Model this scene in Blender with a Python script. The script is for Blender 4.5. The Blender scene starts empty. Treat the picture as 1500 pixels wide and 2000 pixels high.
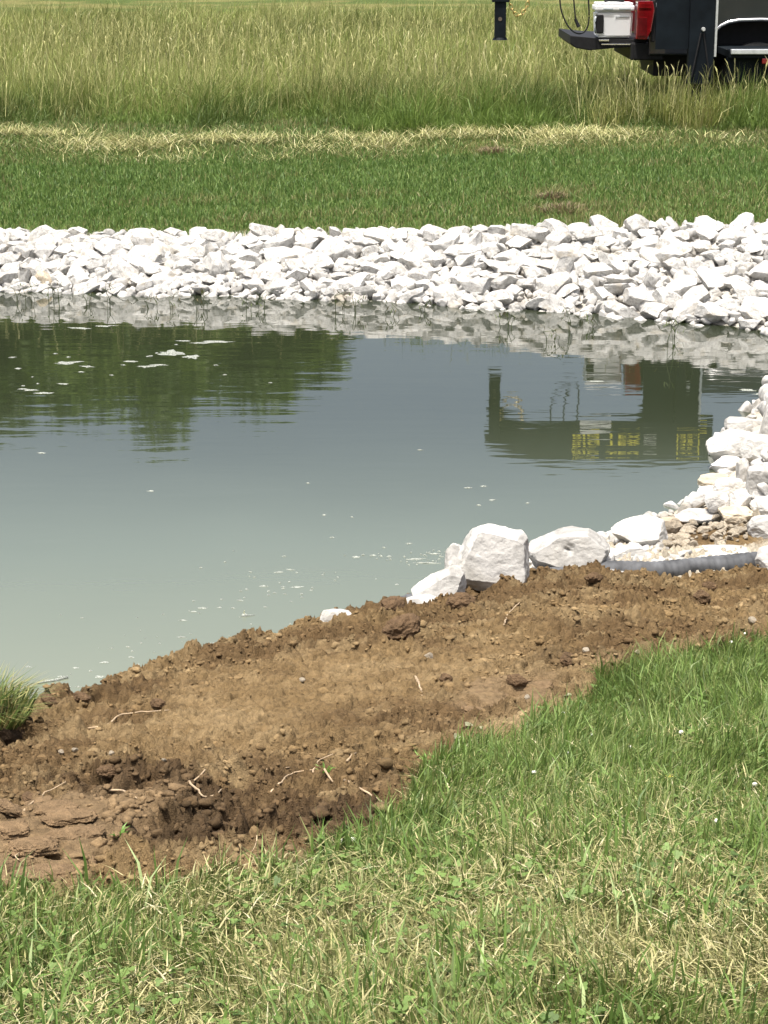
import bpy, bmesh, math, random
import numpy as np
from mathutils import Vector, Matrix, noise as mnoise, Euler

R = math.radians
scene = bpy.context.scene
col = scene.collection
rng = np.random.default_rng(7)
random.seed(7)

# ------------------------------------------------------------------ camera
CAM_H, PITCH, FPX = 3.15, R(16.04), 4000.0
cd = bpy.data.cameras.new("camera")
cam = bpy.data.objects.new("camera", cd)
col.objects.link(cam)
cam.location = (0, 0, CAM_H)
cam.rotation_euler = (R(90) - PITCH, 0, 0)
cd.sensor_fit = 'HORIZONTAL'
cd.sensor_width = 36.0
cd.lens = 36.0 * FPX / 1500.0
cd.clip_start = 0.05
cd.clip_end = 2000
scene.camera = cam

# ------------------------------------------------------------------ sky, sun, exposure
SUN_DIR = Vector((-0.15, -0.24, 0.96)).normalized()     # towards the sun
sun_el = math.asin(SUN_DIR.z)
sun_az = math.atan2(SUN_DIR.x, SUN_DIR.y)
world = bpy.data.worlds.new("World")
scene.world = world
world.use_nodes = True
wt = world.node_tree
for n in list(wt.nodes):
    wt.nodes.remove(n)
sky = wt.nodes.new('ShaderNodeTexSky')
sky.sky_type = 'NISHITA'
sky.sun_disc = False
sky.sun_elevation = sun_el
sky.sun_rotation = sun_az
sky.air_density = 1.0
sky.dust_density = 7.0
sky.ozone_density = .5
bg = wt.nodes.new('ShaderNodeBackground')
bg.inputs['Strength'].default_value = 0.15
wo = wt.nodes.new('ShaderNodeOutputWorld')
hz = wt.nodes.new('ShaderNodeHueSaturation'); hz.inputs['Saturation'].default_value = .78     # hazy, washed-out summer sky
wt.links.new(sky.outputs[0], hz.inputs['Color']); wt.links.new(hz.outputs[0], bg.inputs[0])
wt.links.new(bg.outputs[0], wo.inputs[0])

sl = bpy.data.lights.new("sun", 'SUN')
sl.energy = 4.0
sl.angle = R(0.53)
sl.color = (1.0, 0.955, 0.89)
so = bpy.data.objects.new("sun", sl)
col.objects.link(so)
so.rotation_euler = SUN_DIR.to_track_quat('Z', 'Y').to_euler()

scene.view_settings.view_transform = 'Standard'
scene.view_settings.look = 'None'
scene.view_settings.exposure = 0.68
scene.view_settings.gamma = 1.0
scene.render.film_transparent = False
scene.cycles.max_bounces = 6
scene.cycles.diffuse_bounces = 3
scene.cycles.transparent_max_bounces = 4

# ------------------------------------------------------------------ pixel rays (photograph pixels, 1500 x 2000)
cp, sp = math.cos(PITCH), math.sin(PITCH)

def ray(u, v):
    x = (u - 750) / FPX
    y = -(v - 1000) / FPX
    return np.array([x, cp + y * sp, -sp + y * cp])

def P(u, v, z=0.0):
    d = ray(u, v)
    t = (z - CAM_H) / d[2]
    return np.array([0, 0, CAM_H]) + d * t

def PY(u, v, Y):
    d = ray(u, v)
    return np.array([0, 0, CAM_H]) + d * (Y / d[1])

def scale_at(p):
    return FPX / (p[1] * cp + (CAM_H - p[2]) * sp)     # photograph pixels per metre

# ------------------------------------------------------------------ noise in numpy
_T = np.random.default_rng(11).random((256, 256))

def vnoise(x, y):
    x = np.asarray(x, float); y = np.asarray(y, float)
    xi = np.floor(x).astype(int); yi = np.floor(y).astype(int)
    fx = x - xi; fy = y - yi
    fx = fx * fx * fx * (fx * (fx * 6 - 15) + 10); fy = fy * fy * fy * (fy * (fy * 6 - 15) + 10)
    a = _T[xi & 255, yi & 255]; b = _T[(xi + 1) & 255, yi & 255]
    c = _T[xi & 255, (yi + 1) & 255]; d = _T[(xi + 1) & 255, (yi + 1) & 255]
    return (a * (1 - fx) + b * fx) * (1 - fy) + (c * (1 - fx) + d * fx) * fy

def fbm(x, y, f, o=4, g=0.5):
    s = 0; a = 1; t = 0
    for i in range(o):
        c, q = math.cos(i * 1.3), math.sin(i * 1.3)
        s = s + a * vnoise((x * c - y * q) * f + 17.3 * i, (x * q + y * c) * f + 5.1 * i)
        t += a; a *= g; f *= 2.03
    return s / t

def smooth(a, b, x):
    t = np.clip((x - a) / (b - a), 0, 1)
    return t * t * (3 - 2 * t)

# ------------------------------------------------------------------ the lie of the land
far_px = [(-900, 548), (-300, 556), (0, 566), (150, 568), (300, 575), (450, 574), (600, 583), (750, 584), (900, 598),
          (1000, 602), (1100, 606), (1200, 616), (1300, 624), (1400, 634), (1500, 646)]
far_shore = np.array([P(u, v, 0)[:2] for u, v in far_px])
crest_px = [(-900, 460, .33), (0, 463, .34), (300, 467, .35), (600, 464, .38), (900, 460, .44), (1200, 452, .52), (1500, 446, .58), (1700, 446, .60)]
far_crest = np.array([P(u, v, z) for u, v, z in crest_px])
right_px = [(1500, 772), (1440, 830), (1395, 880), (1400, 935), (1370, 972), (1290, 1012), (1200, 1052), (1040, 1085), (905, 1140), (800, 1184)]
right_shore = np.array([P(u, v, 0)[:2] for u, v in right_px])
ncrest_px = [(-700, 1450, .78), (-200, 1420, .70), (0, 1408, .66), (110, 1378, .62), (200, 1362, .58), (300, 1322, .53), (500, 1256, .45), (640, 1212, .40),
             (800, 1188, .34), (900, 1170, .31), (1040, 1136, .28), (1150, 1120, .27), (1250, 1128, .24), (1300, 1146, .20), (1400, 1134, .22), (1500, 1126, .24), (1900, 1120, .26)]
ncrest = np.array([P(u, v, z) for u, v, z in ncrest_px])
pond = np.array([(-14, 10.2)] + [tuple(p) for p in far_shore] + [(3.75, 15.7), (3.95, 14.9), (3.35, 14.1)] + [tuple(p) for p in right_shore]
                + [(x_, np.interp(x_, ncrest[:, 0], ncrest[:, 1]) + np.interp(x_, ncrest[:, 0], ncrest[:, 2]) / 1.5 - .06) for x_ in (-.1, -.3, -.5, -.7, -.9, -1.1, -1.3, -1.6, -2.5, -9)])

def shore_dist(X, Y):
    """signed distance to the shoreline, negative over the water"""
    d = np.full(X.shape, 1e9); inside = np.zeros(X.shape, bool)
    n = len(pond)
    for i in range(n):
        ax, ay = pond[i]; bx, by = pond[(i + 1) % n]
        dx, dy = bx - ax, by - ay
        t = np.clip(((X - ax) * dx + (Y - ay) * dy) / (dx * dx + dy * dy), 0, 1)
        d = np.minimum(d, np.hypot(X - ax - t * dx, Y - ay - t * dy))
        if ay != by:
            c = ((ay > Y) != (by > Y)) & (X < (bx - ax) * (Y - ay) / (by - ay) + ax)
            inside ^= c
    return np.where(inside, -d, d)

def near_base(X, Y):
    yc = np.interp(X, ncrest[:, 0], ncrest[:, 1]); zc = np.interp(X, ncrest[:, 0], ncrest[:, 2])
    t = (yc - Y) / np.maximum(yc - 2.9, .5)
    up = zc + (1.52 - zc) * np.clip(t, 0, 1.25) ** .95
    dn = zc - 1.5 * (Y - yc)
    return np.where(t >= 0, up, dn)

def far_base(X, Y):
    ys = np.interp(X, far_shore[:, 0], far_shore[:, 1]); yc = np.interp(X, far_crest[:, 0], far_crest[:, 1])
    zc = np.interp(X, far_crest[:, 0], far_crest[:, 2])
    a = zc * (Y - ys) / (yc - ys)
    b = zc + (0.985 - zc) * np.clip((Y - yc) / (22.7 - yc), 0, 1) ** .9
    c = .985 + .002 * (Y - 22.7)
    return np.where(Y < yc, a, np.where(Y < 22.7, b, c))

def H(X, Y):
    X = np.asarray(X, float); Y = np.asarray(Y, float)
    d = shore_dist(X, Y)
    bed = -np.minimum(.9, .55 * -d)
    side = np.minimum(np.where(Y < 10.4, .22, .42) * d, .75)
    side = np.where(X < .1, np.minimum(side, .05), side)
    shelf = np.where(Y < 10.3, np.minimum(side, .12), side)
    h = np.where(d < 0, bed, shelf)
    k = smooth(14.6, 15.6, Y)
    h = np.where(d < 0, bed, h * (1 - k) + far_base(X, Y) * k)
    nb = near_base(X, Y)
    nearzone = Y < 11
    return np.where(nearzone, np.maximum(h, nb), h)

def h1(x, y):
    return float(H(np.array([x]), np.array([y]))[0])

def hit(u, v, ymin=2.0, ymax=60.0):
    """where the line of sight through a photograph pixel meets the ground or the water"""
    d = ray(u, v); d = d / d[1]
    ys = np.arange(ymin, ymax, .02)
    zz = np.maximum(H(d[0] * ys, ys), 0.0)
    rz = CAM_H + d[2] * ys
    k = np.argmax(rz <= zz)
    y = ys[k] if rz[k] <= zz[k] else ymax
    return np.array([d[0] * y, y, float(max(h1(d[0] * y, y), 0))])

# masks on the near bank, in metres
gb_px = [(-300, 1790), (0, 1768), (150, 1760), (250, 1742), (420, 1722), (560, 1715), (610, 1690), (660, 1655), (750, 1640), (790, 1600), (810, 1540), (840, 1500), (900, 1478), (1000, 1462),
         (1030, 1430), (1150, 1385), (1180, 1335), (1260, 1310), (1400, 1280), (1500, 1262), (1900, 1235)]
gb = np.array([hit(u, v)[:2] for u, v in gb_px])

def lawn_edge(X):
    return np.interp(X, gb[:, 0], gb[:, 1])

def lawn_mask(X, Y):
    w = .10 * (fbm(X, Y, 9, 3) - .5) * 2
    return Y < lawn_edge(X) + w

# ------------------------------------------------------------------ materials
def mat(name):
    m = bpy.data.materials.new(name)
    m.use_nodes = True
    nt = m.node_tree
    b = nt.nodes['Principled BSDF']
    return m, nt, b

def simple(name, color, rough=.5, metal=0.0, var=0.15, scale=20.0, bump=0.0, spec=.5, coat=0.0):
    m, nt, b = mat(name)
    tc = nt.nodes.new('ShaderNodeTexCoord')
    nz = nt.nodes.new('ShaderNodeTexNoise'); nz.inputs['Scale'].default_value = scale; nz.inputs['Detail'].default_value = 5
    nt.links.new(tc.outputs['Object'], nz.inputs['Vector'])
    cr = nt.nodes.new('ShaderNodeValToRGB')
    cr.color_ramp.elements[0].position = .3; cr.color_ramp.elements[1].position = .7
    cr.color_ramp.elements[0].color = (*[c * (1 - var) for c in color], 1)
    cr.color_ramp.elements[1].color = (*[min(1, c * (1 + var)) for c in color], 1)
    nt.links.new(nz.outputs['Fac'], cr.inputs[0])
    nt.links.new(cr.outputs[0], b.inputs['Base Color'])
    b.inputs['Roughness'].default_value = rough
    b.inputs['Metallic'].default_value = metal
    b.inputs['Specular IOR Level'].default_value = spec
    b.inputs['Coat Weight'].default_value = coat
    if bump:
        bp = nt.nodes.new('ShaderNodeBump'); bp.inputs['Strength'].default_value = bump; bp.inputs['Distance'].default_value = .01
        nt.links.new(nz.outputs['Fac'], bp.inputs['Height']); nt.links.new(bp.outputs[0], b.inputs['Normal'])
    return m

def attr_mat(name, rough=.8, spec=.3, noise_scale=(60, 400), amt=.35, bump=.4, bdist=.006, transl=0.0):
    m, nt, b = mat(name)
    at = nt.nodes.new('ShaderNodeAttribute'); at.attribute_name = 'Col'
    b.inputs['Roughness'].default_value = rough
    b.inputs['Specular IOR Level'].default_value = spec
    if noise_scale:
        ge = nt.nodes.new('ShaderNodeNewGeometry')
        n1 = nt.nodes.new('ShaderNodeTexNoise'); n1.inputs['Scale'].default_value = noise_scale[0]; n1.inputs['Detail'].default_value = 8; n1.inputs['Roughness'].default_value = .65
        nt.links.new(ge.outputs['Position'], n1.inputs['Vector'])
        mp = nt.nodes.new('ShaderNodeMapRange'); mp.inputs[1].default_value = .3; mp.inputs[2].default_value = .7
        mp.inputs[3].default_value = 1 - amt; mp.inputs[4].default_value = 1 + amt
        nt.links.new(n1.outputs['Fac'], mp.inputs[0])
        mx = nt.nodes.new('ShaderNodeVectorMath'); mx.operation = 'SCALE'
        nt.links.new(at.outputs['Color'], mx.inputs[0]); nt.links.new(mp.outputs[0], mx.inputs['Scale'])
        nt.links.new(mx.outputs[0], b.inputs['Base Color'])
        n2 = nt.nodes.new('ShaderNodeTexNoise'); n2.inputs['Scale'].default_value = noise_scale[1]; n2.inputs['Detail'].default_value = 4
        nt.links.new(ge.outputs['Position'], n2.inputs['Vector'])
        ad = nt.nodes.new('ShaderNodeMath'); ad.operation = 'ADD'
        nt.links.new(n1.outputs['Fac'], ad.inputs[0]); nt.links.new(n2.outputs['Fac'], ad.inputs[1])
        bp = nt.nodes.new('ShaderNodeBump'); bp.inputs['Strength'].default_value = bump; bp.inputs['Distance'].default_value = bdist
        nt.links.new(ad.outputs[0], bp.inputs['Height']); nt.links.new(bp.outputs[0], b.inputs['Normal'])
    else:
        nt.links.new(at.outputs['Color'], b.inputs['Base Color'])
    if transl > 0:
        tr = nt.nodes.new('ShaderNodeBsdfTranslucent')
        nt.links.new(at.outputs['Color'], tr.inputs['Color'])
        ms = nt.nodes.new('ShaderNodeMixShader'); ms.inputs[0].default_value = transl
        out = nt.nodes['Material Output']
        nt.links.new(b.outputs[0], ms.inputs[1]); nt.links.new(tr.outputs[0], ms.inputs[2]); nt.links.new(ms.outputs[0], out.inputs[0])
    return m

def rock_mat(name, light, dark, tan, tanamt=.5, scale=9.0):
    m, nt, b = mat(name)
    L = nt.links.new
    tc = nt.nodes.new('ShaderNodeTexCoord'); oi = nt.nodes.new('ShaderNodeObjectInfo')
    va = nt.nodes.new('ShaderNodeVectorMath'); va.operation = 'ADD'
    sc = nt.nodes.new('ShaderNodeVectorMath'); sc.operation = 'SCALE'; sc.inputs[0].default_value = (37, 91, 53)
    L(oi.outputs['Random'], sc.inputs['Scale']); L(tc.outputs['Object'], va.inputs[0]); L(sc.outputs[0], va.inputs[1])
    n1 = nt.nodes.new('ShaderNodeTexNoise'); n1.inputs['Scale'].default_value = scale; n1.inputs['Detail'].default_value = 8; n1.inputs['Roughness'].default_value = .62
    n1.inputs['Distortion'].default_value = .8
    L(va.outputs[0], n1.inputs['Vector'])
    cr = nt.nodes.new('ShaderNodeValToRGB')
    e = cr.color_ramp.elements
    e[0].position = .30; e[0].color = (*dark, 1); e[1].position = .56; e[1].color = (*light, 1)
    L(n1.outputs['Fac'], cr.inputs[0])
    n2 = nt.nodes.new('ShaderNodeTexNoise'); n2.inputs['Scale'].default_value = scale * .35; n2.inputs['Detail'].default_value = 5
    L(va.outputs[0], n2.inputs['Vector'])
    r2 = nt.nodes.new('ShaderNodeMapRange'); r2.inputs[1].default_value = .55; r2.inputs[2].default_value = .75; r2.inputs[3].default_value = 0; r2.inputs[4].default_value = tanamt
    L(n2.outputs['Fac'], r2.inputs[0])
    mx = nt.nodes.new('ShaderNodeMix'); mx.data_type = 'RGBA'
    L(r2.outputs[0], mx.inputs['Factor']); L(cr.outputs[0], mx.inputs[6]); mx.inputs[7].default_value = (*tan, 1)
    # stone-to-stone difference
    r3 = nt.nodes.new('ShaderNodeMapRange'); r3.inputs[3].default_value = .68; r3.inputs[4].default_value = 1.04
    L(oi.outputs['Random'], r3.inputs[0])
    ml = nt.nodes.new('ShaderNodeVectorMath'); ml.operation = 'SCALE'
    L(mx.outputs[2], ml.inputs[0]); L(r3.outputs[0], ml.inputs['Scale'])
    L(ml.outputs[0], b.inputs['Base Color'])
    b.inputs['Roughness'].default_value = .88; b.inputs['Specular IOR Level'].default_value = .25
    n3 = nt.nodes.new('ShaderNodeTexNoise'); n3.inputs['Scale'].default_value = scale * 3.5; n3.inputs['Detail'].default_value = 8; n3.inputs['Roughness'].default_value = .6
    L(va.outputs[0], n3.inputs['Vector'])
    bp = nt.nodes.new('ShaderNodeBump'); bp.inputs['Strength'].default_value = .8; bp.inputs['Distance'].default_value = .012
    L(n3.outputs['Fac'], bp.inputs['Height']); L(bp.outputs[0], b.inputs['Normal'])
    return m

M = {}
M['rock'] = rock_mat('limestone', (.61, .60, .57), (.27, .262, .24), (.44, .38, .28), .7)
M['rock_tan'] = rock_mat('tan limestone', (.52, .45, .34), (.30, .26, .20), (.40, .30, .19), .6)
M['boulder'] = rock_mat('boulder limestone', (.52, .51, .48), (.20, .195, .18), (.54, .49, .38), .35, 6.0)
M['cobble'] = rock_mat('river cobble', (.52, .46, .36), (.20, .155, .10), (.38, .27, .16), .6, 16.0)
M['soil'] = attr_mat('soil', .95, .12, (45, 260), .38, .9, .010)
M['ground'] = attr_mat('ground', .95, .12, (6, 60), .30, .6, .02)
M['clod'] = attr_mat('clods', .95, .12, (90, 300), .3, .6, .005)
M['grass'] = attr_mat('grass blades', .55, .35, None, transl=.28)
M['straw'] = attr_mat('straw', .6, .3, None, transl=.15)
M['leaf'] = attr_mat('tree leaves', .5, .35, None, transl=.30)
M['bark'] = simple('bark', (.11, .085, .06), .9, var=.4, scale=8, bump=.6)
M['black_paint'] = simple('black paint', (.006, .009, .012), .6, var=.3, scale=6, coat=.0, spec=.10)
M['trailer_paint'] = simple('trailer black paint', (.006, .009, .012), .6, var=.4, scale=5, coat=.0, spec=.12)
M['truck_paint'] = simple('charcoal truck paint', (.016, .019, .025), .28, metal=.3, var=.12, scale=3, coat=.8)
M['plastic'] = simple('black plastic', (.012, .012, .013), .6, var=.2, spec=.25)
M['rubber'] = simple('tyre rubber', (.018, .018, .018), .85, var=.3, bump=.3)
M['chrome'] = simple('chrome', (.75, .76, .78), .16, metal=1.0, var=.05)
M['steel'] = simple('galvanised rail', (.62, .64, .64), .38, metal=.6, var=.12)
M['white_plastic'] = simple('white cooler plastic', (.78, .79, .80), .38, var=.03, scale=6)
M['grey_plastic'] = simple('grey plastic', (.34, .38, .40), .5, var=.08)
M['red_lens'] = simple('red lamp lens', (.16, .004, .006), .2, var=.35, scale=12, coat=.8)
M['dark_red'] = simple('dark red lens', (.10, .004, .006), .22, var=.2, coat=.8)
M['yellow'] = simple('yellow decal', (.80, .70, .06), .5, var=.1)
M['decal_white'] = simple('white decal', (.72, .72, .70), .5, var=.05)
M['glass'] = simple('dark window glass', (.012, .014, .016), .06, var=.1)
M['brass'] = simple('yellow zinc chain', (.48, .36, .14), .35, metal=.85, var=.25, scale=30)
M['pipe'] = simple('black drain pipe', (.060, .063, .067), .8, var=.7, scale=11, bump=.3)
M['root'] = simple('pale root', (.36, .27, .17), .85, var=.3, scale=40, bump=.3)
M['petal'] = simple('white clover petals', (.72, .71, .64), .7, var=.1, scale=200)
M['petal_yellow'] = simple('yellow petals', (.70, .55, .10), .7, var=.1, scale=200)
M['stem'] = simple('green stem', (.09, .14, .035), .7, var=.3)
M['deadleaf'] = simple('pale dead leaf', (.42, .42, .27), .7, var=.3, scale=30)
M['foam'] = simple('foam', (.30, .32, .28), .7, var=.12, scale=60)
_m = M['foam']; _nt = _m.node_tree; _b = _nt.nodes['Principled BSDF']
_n = _nt.nodes.new('ShaderNodeTexNoise'); _n.inputs['Scale'].default_value = 140; _n.inputs['Detail'].default_value = 4
_g = _nt.nodes.new('ShaderNodeNewGeometry'); _nt.links.new(_g.outputs['Position'], _n.inputs['Vector'])
_r = _nt.nodes.new('ShaderNodeMapRange'); _r.inputs[1].default_value = .35; _r.inputs[2].default_value = .6; _r.inputs[3].default_value = .25; _r.inputs[4].default_value = .95
_nt.links.new(_n.outputs['Fac'], _r.inputs[0]); _nt.links.new(_r.outputs[0], _b.inputs['Alpha'])
M['weed'] = simple('water weed', (.045, .060, .018), .7, var=.4)

# water
m, nt, b = mat('pond water'); M['water'] = m
L = nt.links.new
ge = nt.nodes.new('ShaderNodeNewGeometry')
sx = nt.nodes.new('ShaderNodeSeparateXYZ'); L(ge.outputs['Position'], sx.inputs[0])
# silt stirred up off the near bank: milky there, clearer and olive towards the far bank
mr = nt.nodes.new('ShaderNodeMapRange'); mr.interpolation_type = 'SMOOTHSTEP'
mr.inputs[1].default_value = 6.4; mr.inputs[2].default_value = 14.0; mr.inputs[3].default_value = 1.0; mr.inputs[4].default_value = 0.0
nz = nt.nodes.new('ShaderNodeTexNoise'); nz.inputs['Scale'].default_value = .55; nz.inputs['Detail'].default_value = 3
L(ge.outputs['Position'], nz.inputs['Vector'])
ad = nt.nodes.new('ShaderNodeMath'); ad.operation = 'MULTIPLY_ADD'; ad.inputs[1].default_value = .9
L(nz.outputs['Fac'], ad.inputs[0]); L(sx.outputs['Y'], ad.inputs[2])
sb = nt.nodes.new('ShaderNodeMath'); sb.operation = 'SUBTRACT'; sb.inputs[1].default_value = .45
L(ad.outputs[0], sb.inputs[0]); L(sb.outputs[0], mr.inputs[0])
wr = nt.nodes.new('ShaderNodeValToRGB')
wr.color_ramp.elements[0].position = 0; wr.color_ramp.elements[0].color = (.020, .026, .013, 1)
wr.color_ramp.elements[1].position = 1; wr.color_ramp.elements[1].color = (.155, .172, .122, 1)
e = wr.color_ramp.elements.new(.5); e.color = (.092, .110, .080, 1)
L(mr.outputs[0], wr.inputs[0]); L(wr.outputs[0], b.inputs['Base Color'])
b.inputs['Roughness'].default_value = .025; b.inputs['IOR'].default_value = 1.75
def wnoise(scale, det):
    mp = nt.nodes.new('ShaderNodeMapping'); mp.inputs['Scale'].default_value = scale
    L(ge.outputs['Position'], mp.inputs[0])
    n = nt.nodes.new('ShaderNodeTexNoise'); n.inputs['Scale'].default_value = 1; n.inputs['Detail'].default_value = det; n.inputs['Roughness'].default_value = .5
    L(mp.outputs[0], n.inputs['Vector'])
    return n
a1 = wnoise((1.3, 5.0, 1), 2); a2 = wnoise((5, 16, 1), 2)
mm = nt.nodes.new('ShaderNodeMath'); mm.operation = 'MULTIPLY_ADD'; mm.inputs[1].default_value = .16
L(a2.outputs['Fac'], mm.inputs[0]); L(a1.outputs['Fac'], mm.inputs[2])
bp = nt.nodes.new('ShaderNodeBump'); bp.inputs['Strength'].default_value = 1.0; bp.inputs['Distance'].default_value = .0013
L(mm.outputs[0], bp.inputs['Height']); L(bp.outputs[0], b.inputs['Normal'])

# ------------------------------------------------------------------ helpers for objects
def tag(o, label=None, cat=None, group=None, kind=None):
    if label: o['label'] = label
    if cat: o['category'] = cat
    if group: o['group'] = group
    if kind: o['kind'] = kind
    return o

def empty(name, loc=(0, 0, 0), rz=0.0):
    o = bpy.data.objects.new(name, None)
    o.location = loc; o.rotation_euler = (0, 0, rz); o.empty_display_size = .1
    col.objects.link(o)
    return o

def np_mesh(name, V, faces_list, colors=None, smooth_=False, material=None):
    """faces_list: list of int arrays (n, k)"""
    me = bpy.data.meshes.new(name)
    me.vertices.add(len(V)); me.vertices.foreach_set('co', np.asarray(V, np.float32).ravel())
    tot = sum(f.size for f in faces_list); npoly = sum(len(f) for f in faces_list)
    me.loops.add(tot); me.polygons.add(npoly)
    me.loops.foreach_set('vertex_index', np.concatenate([f.ravel() for f in faces_list]).astype(np.int32))
    starts = []; s = 0
    for f in faces_list:
        k = f.shape[1]; starts.append(s + np.arange(len(f)) * k); s += f.size
    me.polygons.foreach_set('loop_start', np.concatenate(starts).astype(np.int32))
    if smooth_:
        me.polygons.foreach_set('use_smooth', np.ones(npoly, bool))
    if colors is not None:
        ca = me.color_attributes.new('Col', 'FLOAT_COLOR', 'POINT')
        c4 = np.ones((len(V), 4), np.float32); c4[:, :3] = colors
        ca.data.foreach_set('color', c4.ravel())
    me.update(calc_edges=True); me.validate()
    if material: me.materials.append(material)
    return me

def link(name, me, parent=None, loc=None):
    o = bpy.data.objects.new(name, me)
    col.objects.link(o)
    if parent: o.parent = parent
    if loc is not None: o.location = loc
    return o

class MB:
    """collects shapes for one mesh"""
    def __init__(s): s.bm = bmesh.new()
    def box(s, x0, x1, y0, y1, z0, z1, bev=0.0):
        r = bmesh.ops.create_cube(s.bm, size=1)['verts']
        for v in r:
            v.co = Vector((x0 + (v.co.x + .5) * (x1 - x0), y0 + (v.co.y + .5) * (y1 - y0), z0 + (v.co.z + .5) * (z1 - z0)))
        if bev:
            ed = list({e for v in r for e in v.link_edges})
            bmesh.ops.bevel(s.bm, geom=ed, offset=bev, segments=2, affect='EDGES', profile=.6)
        return s
    def cyl(s, a, b_, r0, r1=None, n=14):
        r1 = r0 if r1 is None else r1
        a = Vector(a); b_ = Vector(b_); d = b_ - a
        q = d.to_track_quat('Z', 'Y').to_matrix().to_4x4()
        bmesh.ops.create_cone(s.bm, cap_ends=True, segments=n, radius1=r0, radius2=r1, depth=d.length,
                              matrix=Matrix.Translation((a + b_) / 2) @ q)
        return s
    def prism(s, pts, y0, y1, bev=0.0):
        """pts in the x-z plane, pushed from y0 to y1"""
        va = [s.bm.verts.new((x, y0, z)) for x, z in pts]; vb = [s.bm.verts.new((x, y1, z)) for x, z in pts]
        n = len(pts); fs = [s.bm.faces.new(va[::-1]), s.bm.faces.new(vb)]
        for i in range(n):
            fs.append(s.bm.faces.new((va[i], va[(i + 1) % n], vb[(i + 1) % n], vb[i])))
        if bev:
            ed = [e for e in fs[0].edges] + [e for e in fs[1].edges]
            bmesh.ops.bevel(s.bm, geom=ed, offset=bev, segments=2, affect='EDGES', profile=.6)
        return s
    def tube(s, pts, r, n=8, taper=None):
        pts = [Vector(p) for p in pts]; rings = []
        for i, p in enumerate(pts):
            t = (pts[min(i + 1, len(pts) - 1)] - pts[max(i - 1, 0)]).normalized()
            q = t.to_track_quat('Z', 'Y')
            rr = r if taper is None else r * (1 + (taper - 1) * i / (len(pts) - 1))
            rings.append([s.bm.verts.new(p + q @ Vector((rr * math.cos(2 * math.pi * k / n), rr * math.sin(2 * math.pi * k / n), 0))) for k in range(n)])
        for a, b_ in zip(rings, rings[1:]):
            for k in range(n):
                s.bm.faces.new((a[k], a[(k + 1) % n], b_[(k + 1) % n], b_[k]))
        s.bm.faces.new(rings[0][::-1]); s.bm.faces.new(rings[-1])
        return s
    def build(s, name, material, parent=None, smooth_=False, loc=None):
        bmesh.ops.recalc_face_normals(s.bm, faces=s.bm.faces)
        me = bpy.data.meshes.new(name); s.bm.to_mesh(me); s.bm.free()
        me.materials.append(material)
        if smooth_:
            for p in me.polygons: p.use_smooth = True
        return link(name, me, parent, loc)

# ------------------------------------------------------------------ ground
def grid_mesh(name, xs2d, ys2d, zs, colors, material, smooth_=True):
    nr, nc = xs2d.shape
    V = np.stack([xs2d, ys2d, zs], -1).reshape(-1, 3)
    i = np.arange(nr * nc).reshape(nr, nc)
    F = np.stack([i[:-1, :-1], i[:-1, 1:], i[1:, 1:], i[1:, :-1]], -1).reshape(-1, 4)
    return np_mesh(name, V, [F], colors.reshape(-1, 3), smooth_, material)

def mixc(a, b_, t):
    return a * (1 - t[..., None]) + b_ * t[..., None]

C = lambda *c: np.array(c)

# wide ground sheet to the horizon, with the pond basin in it
xs = np.unique(np.concatenate([np.linspace(-600, -16, 30), np.linspace(-16, 16, 260), np.linspace(16, 600, 30)]))
ys = np.unique(np.concatenate([np.linspace(-300, 1, 20), np.linspace(1, 26, 230), np.linspace(26, 60, 50), np.linspace(60, 1200, 40)]))
XX, YY = np.meshgrid(xs, ys)
ZZ = H(XX, YY)
nb = (YY > 1.2) & (YY < 10.6) & (np.abs(XX) < .42 * YY + .6)
near_fine_zone = (YY > 2.0) & (YY < 10.4) & (np.abs(XX) < .30 * YY + .55)
ZZ = np.where(near_fine_zone, ZZ - .14, ZZ)
ZZ = np.where((YY < 0), 1.6, ZZ)
ZZ = np.where((YY >= 0) & (YY < 2), np.minimum(ZZ, 1.62), ZZ)
n1 = fbm(XX, YY, .8, 4)
cc = mixc(C(.060, .085, .022) * np.ones(XX.shape + (3,)), C(.13, .125, .045), smooth(.35, .65, n1))
bank = (YY > 15) & (YY < np.interp(XX, far_crest[:, 0], far_crest[:, 1]) + .12)
cc = np.where(bank[..., None], C(.42, .40, .36), cc)
mow = (YY > 18) & (YY < 21.5) & ~bank
cc = np.where(mow[..., None], mixc(C(.055, .085, .020) * np.ones(XX.shape + (3,)), C(.075, .105, .03), n1), cc)
sd = shore_dist(XX, YY)
cc = np.where(((sd > 0) & (YY < 15) & (YY > 8) & (XX > -4))[..., None], C(.42, .38, .31), cc)
cc = np.where((sd < 0)[..., None], C(.10, .09, .06), cc)
cc = np.where(((YY < 10.6) & (YY > lawn_edge(XX)) & (sd > -1))[..., None], C(.19, .13, .075), cc)
tag(link('ground', grid_mesh('ground', XX, YY, ZZ, cc, M['ground'])), kind='structure')

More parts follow.
